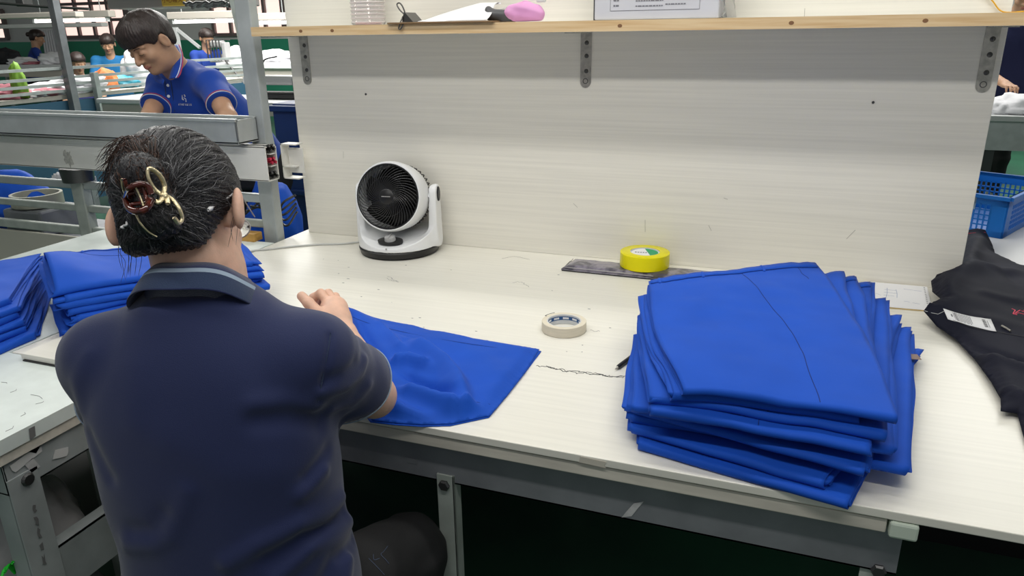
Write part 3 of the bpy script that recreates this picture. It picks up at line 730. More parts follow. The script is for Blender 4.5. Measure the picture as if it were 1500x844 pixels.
MB().box((fx-0.010, ly1-0.02, zs0), (fx-0.006, 1.6, zs1)).box((fx-0.04, ly1-0.02, zs1-0.003), (fx-0.006, 1.6, zs1)).build('stretcher', steel, L)
for x, y in ((-2.30, 0.765), (-2.30, 1.93), (-1.70, 1.93)): MB().box((x, y, 0), (x+0.045, y+0.045, 0.70), bev=0.002).build('leg', steel, L)
q = onx(39, 702, fx); MB().lathe([(0, 0), (0.012, 0), (0.013, 0.004), (0.010, 0.008), (0, 0.008)], 12, mat=frame((0, 1, 0), (0, 0, 1), (1, 0, 0), (fx, q[1], q[2]))).build('bolt', boltm, L)
# tape scraps on the apron
for (px, py, hx, hy, m) in ((38, 672, (0.030, 0.006), (0.004, -0.008), paper), (47, 682, (0.009, 0.002), (0.004, -0.012), tapepaper), (89, 664, (0.014, -0.005), (0.004, 0.008), paper), (50, 650, (0.012, 0.012), (0.010, -0.010), boltm)):
    q = onx(px, py, fx+0.001); scrap(L, q, (0, hx[0], hx[1]), (0, hy[0], hy[1]), (1, 0, 0), mat('scrap_paper', (0.62, 0.62, 0.61), 0.6) if m is paper else (tapepaper if m is tapepaper else mat('dark_grime', (0.16, 0.16, 0.16), 0.7)))
q = onx(47, 634, LXR+0.0005); scrap(L, q, (0, 0.006, 0), (0, 0.001, 0.010), (1, 0, 0), mat('dark_grime', (0.16, 0.16, 0.16), 0.7), 'stain')
for i in range(5):
    q = onx(50+i*3.5, 745+i*19, fx+0.0022); scrap(L, q, (0, 0.003, 0), (0, 0.0, 0.007+0.002*(i % 3)), (1, 0, 0), mat('dark_grime', (0.16, 0.16, 0.16), 0.7), 'paint_chip', 0.5)
for (a, b, c_, d) in ((15, 575, 24, 570), (45, 578, 62, 584), (52, 592, 64, 588), (8, 632, 20, 624), (30, 610, 36, 604), (2, 560, 10, 562)):
    p0 = onz(a, b, TZ+0.0004); p1 = onz(c_, d, TZ+0.0004); MB().tube([p0, (p0+p1)/2+[0.004, 0.003, 0], p1], 0.0004, 5).build('loose_thread', greyink, L)
# plank lying on it
a = onz(30, 519, TZ+0.014); 
t = thing('wood_plank', 'thin pale plank on the side table beside the seated worker', 'plank', (a[0]+0.14, a[1]+0.05, TZ))
MB().box((a[0], a[1], TZ+0.003), (a[0]+0.27, a[1]+0.11, TZ+0.016), bev=0.001).build('plank_board', cream, t)
MB().box((a[0]+0.008, a[1]-0.004, TZ), (a[0]+0.27, a[1]+0.02, TZ+0.003)).build('dark_strip', black_pl, t)  # thin black strip beneath the plank's front edge

# ------------------------------------------------------------------ back panel, shelf, brackets
PY = 2.172
PL, PR = -1.592, 0.466
Pn = thing('partition_panel', 'tall cream wood-grain panel standing on the back of the work table', 'panel', (-0.56, PY+0.01, TZ))
MB().box((PL, PY, TZ), (PR, PY+0.018, 1.98), bev=0.0015).build('panel_board', cream, Pn)
for px, py in ((536, 138), (1279, 150)):
    q = ony(px, py, PY); MB().lathe([(0, 0), (0.0035, 0), (0.0035, 0.002), (0.0015, 0.004), (0, 0.004)], 10, mat=frame((1, 0, 0), (0, 0, 1), (0, -1, 0), (q[0], PY, q[2]))).build('nail', boltm, Pn)
for (a, b, c_, d) in ((840, 298, 846, 304), (1038, 330, 1042, 338), (1240, 350, 1253, 337), (945, 322, 945, 340), (1060, 290, 1066, 292), (503, 222, 503, 232), (1178, 28, 1179, 12)):
    p0 = ony(a, b, PY-0.0003); p1 = ony(c_, d, PY-0.0003); MB().tube([p0, p1], 0.0006, 5).build('scuff', mat('pale_scuff', (0.42, 0.40, 0.36), 0.8), Pn)
SHY0 = 1.985; SZ0, SZ1 = 1.421, 1.449
sx0 = ony(368, 42, SHY0)[0]; sx1 = 0.62
Sh = thing('wall_shelf', 'long shelf with a raw pine edge fixed along the top of the cream panel', 'shelf', ((sx0+sx1)/2, 2.08, SZ0))
MB().box((sx0, SHY0, SZ0), (sx1, PY-0.001, SZ1), bev=0.001).build('shelf_board', cream, Sh)
MB().box((sx0, SHY0-0.0025, SZ0+0.001), (sx1, SHY0-0.0002, SZ1)).build('pine_edge', pine, Sh)
for px, py in ((486, 40), (440, 42), (908, 37), (1160, 26), (1356, 28)):
    q = ony(px, py, SHY0-0.003); MB().prism([(q[0]+0.006*math.cos(a), 1.435+0.0045*math.sin(a)) for a in np.linspace(0, 6.28, 13)[:-1]], -(SHY0-0.0022), -(SHY0-0.0030), mat=frame((1, 0, 0), (0, 0, 1), (0, -1, 0), (0, 0, 0))).build('wood_knot', mat('knot', (0.22, 0.11, 0.05), 0.6), Sh)
def bracket(px, py):
    q = ony(px, py, PY); x = q[0]; z = SZ0; t = 0.0025; w = 0.016; ln = 0.155; y = PY
    b = MB(); pts = [(-w, 0), (w, 0)]+[(w*math.cos(a), -ln+w+(w*math.sin(a))) for a in np.linspace(0, -math.pi, 9)]
    b.prism([(x+p_[0], z+p_[1]) for p_ in pts][::-1], -(y), -(y-t), mat=frame((1, 0, 0), (0, 0, 1), (0, -1, 0), (0, 0, 0)))
    b.box((x-w, SHY0+0.02, z-t), (x+w, y, z))
    br = b.build('bracket', nickel, Sh)
    for dz in (0.03, 0.066, 0.108):
        MB().lathe([(0, 0.004), (0.003, 0.004), (0.0055, 0.002), (0.0065, 0), (0, 0)], 12, mat=frame((1, 0, 0), (0, 0, 1), (0, -1, 0), (x+0.002, y-t, z-dz))).build('screw', boltm, br, 40)
    MB().tube(ring_pts((x, y-t, z-ln+0.019), (0, 1, 0), 0.007, 20), 0.0012, 6, closed=True).build('slot_rim', boltm, br, True)
bracket(444, 52); bracket(859, 50); bracket(1455, 44)
# ------------------------------------------------------------------ the seated worker in the foreground
def poly_hits(fn, pxs):
    r = [march(fn, a, b) for a, b in pxs]; return [q for q in r if q is not None]
def seated_worker():
    FB = nrm((-0.34, 0.94, 0)); RB = np.array((FB[1], -FB[0], 0.0)); UP = np.array((0, 0, 1.0))
    W = thing('person', 'person seated with back turned in navy polo, hair clipped up, handling blue cloth', 'person', (-0.735, 0.70, 0.0))
    # head
    FH = nrm(nrm((-0.30, 0.954, 0))*0.88+np.array((0, 0, -0.47)))
    r0 = nrm(np.cross(FH, UP)); u0 = np.cross(r0, FH); a = math.radians(-8)
    UH = math.cos(a)*u0+math.sin(a)*r0; A = head_axes(FH, UH)
    HC = pd(267, 286, 1.12)-0.035*A[2]
    g = lambda x, y, z: HC+x*A[0]+y*A[1]+z*A[2]
    C7 = pd(286, 412, 1.085)
    shR, shL = pd(455, 520, 1.10), pd(160, 524, 1.11)
    elR, elL = pd(548, 580, 1.31), pd(166, 588, 1.36)
    wrR, wrL = pd(503, 490, 1.47), pd(345, 510, 1.43)
    skull = pd(278, 362, 1.115)
    hipC = pd(352, 905, 1.20)
    secs = [(pd(362, 925, 1.215), 0.190, 0.130), (pd(362, 850, 1.195), 0.185, 0.127), (pd(346, 770, 1.17), 0.172, 0.122), (pd(326, 670, 1.14), 0.178, 0.122),
            (pd(306, 580, 1.115), 0.178, 0.115), (pd(298, 515, 1.10), 0.152, 0.100), (pd(292, 465, 1.092), 0.105, 0.078), (pd(288, 425, 1.088), 0.066, 0.06)]
    # --- right hand: pinching the raised cloth corner, thumb along the left, fingers curled round the edge
    pw = lambda x, y, d: pd(x, y, d)
    def handR(P):
        d = chain(P, [wrR, pw(492, 468, 1.505), pw(486, 452, 1.53)], [0.0245, 0.027, 0.024], 0.02)
        d = smin(d, chain(P, [pw(484, 470, 1.49), pw(494, 450, 1.53)], [0.022, 0.020]), 0.016)
        for pts in ([(482, 445, 1.525), (470, 430, 1.545), (459, 436, 1.553), (455, 449, 1.548)],
                    [(490, 442, 1.545), (481, 430, 1.570), (468, 434, 1.578), (460, 449, 1.572)],
                    [(497, 446, 1.560), (491, 435, 1.590), (478, 438, 1.598), (468, 452, 1.590)],
                    [(500, 455, 1.565), (499, 445, 1.597), (489, 446, 1.608), (479, 457, 1.600)]):
            d = smin(d, finger(P, [pw(*q) for q in pts], 0.0098), 0.004)
        d = smin(d, finger(P, [pw(484, 474, 1.485), pw(466, 458, 1.488), pw(452, 444, 1.498), pw(442, 434, 1.510)], 0.0125), 0.006)
        return d
    def skin_fn(P):
        d = head_sdf(P, HC, A, 1.0, 0.012)
        d = smin(d, chain(P, [C7+FB*0.03+np.array((0, 0, -0.03)), C7+FB*0.012+0.35*(skull-C7), skull], [0.058, 0.052, 0.050], 0.01), 0.025)
        d = smin(d, cap(P, C7+FB*0.05, g(0, 0.02, -0.08), 0.05, 0.045), 0.03)
        t = loft(P, [(c, w_-0.03, e_-0.028) for c, w_, e_ in secs], FB); d = smin(d, t, 0.03)
        for s_, e_, w_ in ((shR, elR, wrR), (shL, elL, wrL)):
            d = smin(d, chain(P, [C7+FB*0.03-np.array((0, 0, 0.065)), s_-np.array((0, 0, 0.01))], [0.028, 0.034]), 0.02)
            m = e_+0.35*(w_-e_)
            d = smin(d, chain(P, [s_, e_], [0.044, 0.037]), 0.02)
            d = smin(d, chain(P, [e_, m, w_], [0.0375, 0.0385, 0.0255], 0.01), 0.012)
        d = smin(d, handR(P), 0.012)
        d = smin(d, rest_hand(P, wrL, nrm(pd(430, 478, 1.50)-wrL), (0, 0, 1), 1, 0.95), 0.012)
        for hx, kx in ((hipR, knR), (hipL, knL)): d = smin(d, cap(P, hx, kx, 0.060, 0.045), 0.03)
        for kx, ax in ((knR, anR), (knL, anL)): d = smin(d, cap(P, kx, ax, 0.045, 0.032), 0.02)
        for ax in (anR, anL): d = smin(d, cap(P, ax-[0, 0, 0.04], ax+FB*0.13-[0, 0, 0.055], 0.03, 0.022), 0.02)
        return d
    hipR, hipL = hipC+RB*0.085+[0, 0, -0.02], hipC-RB*0.085+[0, 0, -0.02]
    knR, knL = pd(596, 806, 1.42), hipL+FB*0.40+np.array((-0.03, 0, -0.02))
    anR = np.array((knR[0]+0.01, knR[1]-0.02, 0.10)); anL = np.array((knL[0], knL[1]-0.02, 0.10))
    lo = np.array((-1.35, 0.45, -0.01)); hi = np.array((-0.40, 1.50, 1.36))
    V, F = sdf_mesh(skin_fn, lo, hi, 0.0034)
    mesh_obj('body', V, F, skin, W)
    # --- polo shirt
    ends = {}
    def polo_base(P):
        d = loft(P, secs, FB)
        for n_, s_, e_, r1, r2, tt in (('R', shR, elR, 0.062, 0.066, 0.66), ('L', shL, elL, 0.064, 0.060, 0.97)):
            d = smin(d, cap(P, C7+FB*0.02-np.array((0, 0, 0.042)), s_, 0.042, 0.050), 0.05)
            ends[n_] = (s_+tt*(e_-s_), nrm(e_-s_), r2)
            sl = smin(ell(P, s_, (r1, r1, r1)), frust(P, s_, ends[n_][0], r1-0.002, r2), 0.02)
            d = smin(d, sl, 0.035)
        return d
    ridges = []
    for pts, am, wd in (
        ([(372, 594), (410, 589), (462, 594)], 0.005, 0.014), ([(378, 616), (425, 612), (468, 618)], -0.007, 0.016),
        ([(188, 797), (225, 798), (248, 785), (262, 755), (274, 722)], 0.004, 0.014), ([(196, 778), (226, 778), (240, 755)], -0.003, 0.014),
        ([(505, 655), (475, 690), (440, 725)], 0.006, 0.011), ([(480, 660), (450, 700)], -0.005, 0.011),
        ([(500, 730), (440, 768), (380, 798), (335, 824)], 0.009, 0.012), ([(505, 748), (445, 790), (392, 822)], -0.008, 0.012),
        ([(512, 764), (455, 803), (405, 848)], 0.008, 0.011), ([(520, 790), (490, 820), (470, 860)], -0.007, 0.011),
        ([(530, 780), (512, 820), (505, 860)], 0.007, 0.012),
        ([(470, 575), (507, 566), (528, 546), (533, 528)], 0.006, 0.009), ([(480, 556), (505, 548), (520, 532)], -0.004, 0.009),
        ([(486, 600), (515, 590), (540, 565)], 0.004, 0.01),
        ([(482, 492), (478, 540), (466, 586)], -0.003, 0.005), ([(120, 600), (112, 560), (130, 520)], 0.003, 0.012),
        ([(118, 655), (135, 700), (160, 745)], 0.004, 0.012), ([(130, 640), (160, 700)], -0.004, 0.012),
        ([(215, 445), (290, 440), (360, 455)], 0.0025, 0.014), ([(200, 540), (196, 620)], 0.002, 0.02), ([(250, 650), (330, 690), (400, 690)], 0.003, 0.03)):
        h_ = poly_hits(polo_base, pts)
        if len(h_) > 1: ridges.append((h_, am*1.1, wd*1.1))
    def polo(P):
        d = polo_base(P)
        n_ = 0.0035*vnoise(P, (9, 9, 5), 1)+0.0022*vnoise(P, (22, 22, 12), 2)
        low = np.clip((0.95-P[:, 2])/0.3, 0.15, 1)
        d = d-2*n_*low
        # small gathers on the sleeve head
        q = np.linalg.norm(P-(0.55*shR+0.45*elR), axis=1); d = d-0.0028*np.exp(-(q/0.08)**2)*np.sin((P@nrm(elR-shR))*120+9*vnoise(P, (14, 14, 14), 3))
        for h_, am, wd in ridges: d = d-am*np.exp(-(polydist(P, h_)/wd)**2)
        # neck opening
        d = smax(d, -cap(P, C7+FB*0.035+np.array((0,0,0.012)), C7+FB*0.06+np.array((0,0,0.12)), 0.042, 0.054), 0.006)
        return d
    lo = np.array((-1.20, 0.50, 0.40)); hi = np.array((-0.45, 1.18, 1.16))
    V, F = sdf_mesh(polo, lo, hi, 0.0042)
    po = mesh_obj('polo_shirt', V, F, navy, W)
    for n_ in 'RL':
        c, ax, r = ends[n_]
        P = ring_pts(c-ax*0.003, ax, r+0.0025, 64)
        for _ in range(6):
            d = polo(P); gr = np.stack([polo(P+np.eye(3)[k]*0.002)-d for k in range(3)], 1)/0.002; P = P-(d-0.0012)[:, None]*gr*0.6
        MB().tube(P, 0.0012, 6, closed=True).build('sleeve_piping', stripe, po, True)
    P = poly_hits(polo, [(484, 488), (482, 505), (478, 525), (474, 548), (470, 568), (466, 588)])
    MB().tube(spline(P, 6), 0.0009, 5).build('armhole_seam', navyrib, po, True)
    # collar, turned down around the neck
    ax = nrm(0.72*UP+0.62*FB); side = nrm(np.cross(FB, ax)); fr = np.cross(ax, side)
    cc = pd(291, 438, 1.092)
    prof = [(0.066, -0.020, 0), (0.0665, 0.026, 0), (0.069, 0.0305, 0), (0.0768, 0.0185, 0), (0.0792, 0.0115, 1), (0.0805, 0.0085, 2), (0.0885, -0.016, 2), (0.0885, -0.0185, 2), (0.0845, -0.0165, 2), (0.071, 0.016, 0)]
    n = 72; V = []; F = []; fm = []
    for i in range(n):
        t = 2*math.pi*i/n; cb = math.cos(t); front = max(0, -math.sin(t))
        for j, (r, z, _) in enumerate(prof):
            V.append(cc+side*(r*1.06*math.cos(t))+fr*(r*1.0*math.sin(t))+ax*(z-0.012*max(0, math.sin(t))+0.002*math.sin(5*t)))
    k = len(prof)
    for i in range(n):
        for j in range(k):
            j2 = (j+1) % k; i2 = (i+1) % n
            F.append((i*k+j, i2*k+j, i2*k+j2, i*k+j2)); fm.append({3: 1, 4: 2, 5: 2}.get(j, 0))
    # segment 3->4 is the stripe
    fm = [1 if (q % k) == 3 else (2 if (q % k) in (4, 5) else 0) for q in range(len(F))]
    mesh_obj('collar', V, F, [navy, stripe, navyrib], po, True, fm)
    # --- trousers
    def trs(P):
        d = loft(P, [(hipC+np.array((0, 0, -0.09)), 0.17, 0.135), (hipC+np.array((0, 0, 0.0)), 0.175, 0.128), (hipC+np.array((0, 0.01, 0.09)), 0.16, 0.11)], FB)
        for hx, kx, ax_ in ((hipR, knR, anR), (hipL, knL, anL)):
            d = smin(d, cap(P, hx+[0, 0, 0.012], kx, 0.086, 0.072), 0.05)
            d = smin(d, frust(P, kx, ax_+[0, 0, 0.0], 0.070, 0.055), 0.03)
        d = d-0.008*vnoise(P, (14, 14, 14), 5)-0.004*vnoise(P, (35, 35, 35), 6)
        return d
    V, F = sdf_mesh(trs, np.array((-1.15, 0.45, 0.05)), np.array((-0.42, 1.30, 0.70)), 0.006)
    tr = mesh_obj('trousers', V, F, blackcloth, W)
    sp = thm = mat('pale_loose_thread', (0.12, 0.17, 0.30), 0.7)
    for pts in ([(568, 800), (562, 808), (558, 812), (565, 820), (570, 826)], [(547, 812), (548, 820), (556, 818)], [(540, 818), (552, 830), (563, 842)]):
        P = [q+0.0015*nrm(CAM-q) for q in poly_hits(trs, pts)]
        if len(P) > 2: MB().tube(spline(P, 4), 0.0003, 5).build('loose_thread', sp, tr, True)
    shoe = mat('dark_shoe', (0.03, 0.03, 0.03), 0.5)
    for ax_ in (anR, anL):
        def sh(P):
            c = ax_+FB*0.05; d = ell(P, (c[0], c[1], 0.04), (0.046, 0.13, 0.05), np.array([RB, FB, UP])); d = smin(d, cap(P, ax_-[0, 0, 0.02], ax_+[0, 0, 0.0], 0.04, 0.042), 0.03); return smax(d, -P[:, 2]+0.001, 0.004)
        V, F = sdf_mesh(sh, ax_+np.array((-0.25, -0.25, -0.11)), ax_+np.array((0.25, 0.3, 0.12)), 0.008)
        mesh_obj('shoe', V, F, shoe, W)
    # --- hair
    hl_y = [-0.13, -0.055, -0.034, -0.018, 0.0, 0.03, 0.06, 0.10]; hl_z = [-0.068, -0.066, -0.048, -0.010, 0.022, 0.028, 0.05, 0.07]
    def cap_fn(P):
        q = (P-HC)@A.T
        d = ell(q, (0, -0.016, 0.036), (0.0865, 0.106, 0.094))
        d = smin(d, ell(q, (0, -0.060, -0.040), (0.060, 0.048, 0.052)), 0.03)
        d = smax(d, (np.interp(q[:, 1], hl_y, hl_z)-q[:, 2])*0.75, 0.010)
        return d
    hb = lambda x, y: march(cap_fn, x, y)
    b0 = hb(222, 292); nb = nrm(b0-g(0, -0.01, 0.02))
    lumpL = hb(236, 319)+0.016*nb; lumpU = hb(212, 258)+0.012*nb
    def hair_fn(P):
        d = cap_fn(P)
        rel = P-lumpL
        d = smin(d, ell(P, lumpL, (0.036, 0.030, 0.029), np.array([nrm(np.cross(nb, UP)), nb, nrm(np.cross(nrm(np.cross(nb, UP)), nb))])), 0.008)
        d = smin(d, chain(P, [hb(228, 292)+0.006*nb, lumpU, pd(194, 226, 1.045)], [0.024, 0.028, 0.012], 0.01), 0.012)
        # combed relief running towards the clip
        v = P-b0; ang = np.arctan2(v@A[2], v@A[0])
        d = d-0.0012*np.sin(ang*46+3*vnoise(P, (30, 30, 30), 8))-0.0008*np.sin(ang*97)
        return d
    V, F = sdf_mesh(hair_fn, HC-0.19, HC+0.19, 0.0026)
    ho = mesh_obj('hair', V, F, hairblk, W)
    bvh = BVHTree.FromPolygons([tuple(v) for v in V], [tuple(int(i) for i in f) for f in F])
    rng = np.random.RandomState(3)
    def onhair(p, off):
        loc, nor, i, dd = bvh.find_nearest(Vector(p)); return np.array(loc)+off*np.array(nor)
    Vc = V; cand = Vc[rng.choice(len(Vc), 9000)]
    sets = {'d': [], 'g': [], 'm': [], 'b': []}
    tgt = [b0+0.012*nb, lumpL+0.01*nb*0, hb(214, 272)+0.004*nb]
    for p in cand:
        q = (p-HC)@A.T
        if q[2] < -0.09 or len(sets['d'])+len(sets['g'])+len(sets['m']) > 2600: continue
        e = tgt[rng.choice(3, p=(0.5, 0.25, 0.25))]+rng.normal(0, 0.006, 3)
        L = np.linalg.norm(e-p)
        if L < 0.035: continue
        frac = rng.uniform(0.35, 0.95); n_ = 9; of = rng.uniform(0.0002, 0.0022); wv = rng.normal(0, 0.004, 3)
        P = [onhair(p+(e-p)*frac*t+wv*math.sin(3.1*t), of*(0.2+math.sin(math.pi*min(1, t*1.1)))+0.0002) for t in np.linspace(0, 1, n_)]
        u = rng.rand(); key = 'g' if u < 0.13 else ('m' if u < 0.45 else 'd')
        if np.linalg.norm(p-lumpU) < 0.045: key = 'b' if u < 0.5 else 'd'
        sets[key].append(np.array(P))
    # fly-away arcs over the crown
    for k in range(150):
        x0 = rng.uniform(190, 345); y0 = rng.uniform(195, 262); s0 = hb(x0, y0)
        if s0 is None: continue
        e = onhair(s0+(b0-s0)*rng.uniform(0.3, 0.7), 0.002); mid = (s0+e)/2; mid = onhair(mid, rng.uniform(0.004, 0.013))
        sets['g' if rng.rand() < 0.38 else 'm'].append(spline([onhair(s0, 0.0), mid, e], 6))
    # loose tail fanning up and out to the left of the clip
    for k in range(420):
        r = rng.rand()
        s0 = np.array([rng.uniform(206, 236), rng.uniform(232, 286)]); top = np.array([rng.uniform(176, 226), rng.uniform(197, 240)]); d0 = rng.uniform(1.00, 1.045)
        if r < 0.45:
            end = np.array([rng.uniform(138, 182), rng.uniform(222, 292)])
            P = [onhair(pd(*s0, 1.02), 0.001), pd(*(0.5*(s0+top)), d0-0.02), pd(*top, d0), pd(*(0.5*(top+end)+[-6, -8]), d0+0.01), pd(*end, d0+0.03)]
        else:
            end = np.array([rng.uniform(172, 212), rng.uniform(250, 312)])
            P = [onhair(pd(*s0, 1.02), 0.001), pd(*(0.5*(s0+top)+[4, 2]), d0-0.022), pd(*(top+[6, 12]), d0), pd(*(0.5*(top+end)+[-4, -2]), d0), pd(*end, d0+0.02)]
        sets['b' if rng.rand() < 0.7 else 'd'].append(spline(P, 5))
    # wisps at the ears and nape
    for k in range(18):
        q = rng.rand()+0.1; 
        s0 = hb(rng.uniform(330, 346), rng.uniform(250, 292)) if q < 0.6 else hb(rng.uniform(178, 200), rng.uniform(330, 352))
        if s0 is None: continue
        dx = rng.uniform(8, 26) if q < 0.6 else rng.uniform(-14, 4); 
        pr = RW.T@(s0-CAM); px, py, dp = CX+FPX*pr[0]/pr[2], CY+FPX*pr[1]/pr[2], pr[2]
        sets['m'].append(spline([s0, pd(px+dx*0.9, py+20, dp+0.008), pd(px+dx*0.7+rng.uniform(-6, 8), py+rng.uniform(30, 45), dp+0.014), pd(px+dx*rng.uniform(0.2, 1.3), py+rng.uniform(50, 75), dp+0.02)], 6))
    for k in range(90):
        s0 = hb(rng.uniform(215, 330), rng.uniform(352, 372))
        if s0 is None: continue
        e = onhair(s0+(lumpL-s0)*rng.uniform(0.3, 0.9), 0.003); sets['d' if rng.rand() < 0.8 else 'g'].append(spline([onhair(s0, 0.0), onhair((s0+e)/2, rng.uniform(0.002, 0.006)), e], 5))
    for key, m, r in (('d', hairblk, 0.00042), ('m', hairmid, 0.00038), ('g', hairgrey, 0.00030), ('b', hairbrown, 0.00045)):
        tag(strands(sets[key], r).build('hair_strands', m, ho, True), kind='stuff')
    # --- claw clip with a gold bow
    def sf(x, y, off):
        p = ray(x, y); p = p/np.linalg.norm(p); h_ = bvh.ray_cast(Vector(CAM), Vector(p)); 
        return np.array(h_[0])-off*p if h_[0] is not None else pd(x, y, 1.07)
    bp = np.mean([sf(225, 290, 0.012)], axis=0)
    K = thing('hair_claw', 'tortoiseshell hair claw with a pale gold bow holding the bun', 'hair clip', bp)
    lp1 = [(222, 253), (216, 246), (217, 266), (224, 282), (238, 288), (241, 270), (236, 256), (226, 246)]
    lp1 = [(238, 286), (227, 277), (218, 262), (217, 248), (226, 250), (236, 260), (241, 274)]
    P = spline([sf(x, y, 0.014) for x, y in lp1]+[sf(238, 286, 0.015)], 7); MB().tube(P, 0.0032, 8, flat=0.7).build('bow_loop', gold, K, True)
    P = spline([sf(x, y, 0.013) for x, y in ((240, 286), (252, 292), (262, 305), (267, 320), (262, 327), (255, 319))], 7); MB().tube(P, np.linspace(0.0042, 0.0030, len(P)), 8, flat=0.7).build('bow_loop', gold, K, True)
    for pts in (((240, 288), (230, 281), (218, 276)), ((240, 288), (232, 297), (228, 294)), ((243, 288), (245, 294), (246, 299))):
        P = spline([sf(x, y, 0.014) for x, y in pts], 6); MB().tube(P, np.linspace(0.0040, 0.0030, len(P)), 8, flat=0.7).build('bow_tail', gold, K, True)
    MB().lathe([(0, 0.004), (0.005, 0.003), (0.006, 0), (0, -0.002)], 14, mat=frame(A[0], A[2], -A[1], sf(240, 287, 0.016))).build('bow_knot', gold, K, True)
    c1 = [sf(x, y, 0.020) for x, y in ((184, 290), (190, 276), (204, 270), (216, 272), (222, 284))]; MB().tube(spline(c1, 6), 0.0042, 8).build('claw_jaw', tort, K, True)
    c2 = [sf(x, y, 0.020) for x, y in ((184, 292), (188, 304), (200, 310), (214, 306), (223, 292))]; MB().tube(spline(c2, 6), 0.0048, 8).build('claw_jaw', tort, K, True)
    for pts in (((198, 276), (205, 290), (212, 305)), ((190, 284), (206, 280), (222, 284)), ((192, 300), (206, 298), (220, 296)), ((182, 262), (186, 276), (190, 290)), ((208, 272), (214, 288), (216, 304))):
        P = spline([sf(x, y, 0.016) for x, y in pts], 5); MB().tube(P, 0.0026, 8).build('claw_tooth', tort, K, True)
    P = spline([sf(x, y, 0.023) for x, y in ((199, 275), (206, 290), (211, 304))], 5); MB().tube(P, 0.0012, 6).build('spring_pin', gold, K, True)
    P = spline([sf(x, y, 0.006) for x, y in ((196, 306), (205, 326), (218, 340), (230, 347))], 5); MB().tube(P, np.linspace(0.0016, 0.0010, len(P)), 6).build('long_pin', gold, K, True)
    P = spline([sf(x, y, 0.006) for x, y in ((178, 262), (180, 276), (186, 292))], 5); MB().tube(P, 0.0015, 6).build('long_pin', gold, K, True)
    # --- spectacles: temples ending in clear tips behind the ears
    G = thing('eyeglasses', 'thin eyeglasses worn by the seated worker, pale tips behind the ears', 'glasses', g(0, 0.10, 0.01))
    tipm = mat('milky_clear_tip', (0.75, 0.75, 0.76), 0.2, spec=0.6)
    for s in (1, -1):
        P = spline([g(s*0.076, 0.085, 0.012), g(s*0.086, 0.03, 0.016), g(s*0.091, -0.012, 0.026)], 6); MB().tube(P, 0.0011, 6).build('temple', grey_pl, G, True)
        P = spline([g(s*0.091, -0.012, 0.026)]+([sf(322, 297, -0.004), sf(313, 302, -0.001), sf(305, 308, 0.004)] if s > 0 else [sf(186, 327, 0.005), sf(181, 331, 0.006), sf(179, 335, 0.008)]), 5); MB().tube(P, [0.0018]*(len(P)-5)+[0.0022, 0.003, 0.0036, 0.0036, 0.002], 8).build('temple_tip', tipm, G, True)
        c = g(s*0.034, 0.112, 0.004); MB().tube(ring_pts(c, A[1], 0.023, 32, 0.017, A[2]), 0.0011, 6, closed=True).build('rim', grey_pl, G, True)
        MB().lathe([(0, 0), (1, 0), (1, 0.06), (0, 0.06)], 32, mat=frame(A[0]*0.0225, A[2]*0.0165, A[1]*0.02, c)).build('lens', clear, G, True)
    MB().tube([g(-0.011, 0.113, 0.008), g(0, 0.116, 0.011), g(0.011, 0.113, 0.008)], 0.0011, 6).build('bridge', grey_pl, G, True)
    # --- stool
    zs = hipC[2]-0.155
    t = thing('stool', 'dark round stool under the seated worker', 'stool', (hipC[0], hipC[1], 0))
    MB().lathe([(0, zs-0.03), (0.155, zs-0.03), (0.165, zs-0.02), (0.165, zs-0.006), (0.15, zs), (0, zs)], 36, mat=frame((1, 0, 0), (0, 1, 0), (0, 0, 1), (hipC[0], hipC[1], 0))).build('seat', blackcloth, t, 40)
    for a_ in range(4):
        an_ = a_*math.pi/2+0.6; MB().tube([(hipC[0]+0.13*math.cos(an_), hipC[1]+0.13*math.sin(an_), zs-0.03), (hipC[0]+0.17*math.cos(an_), hipC[1]+0.17*math.sin(an_), 0)], 0.012, 10).build('leg', boltm, t, True)
    return dict(hand=pw(470, 440, 1.55))
seated_worker()
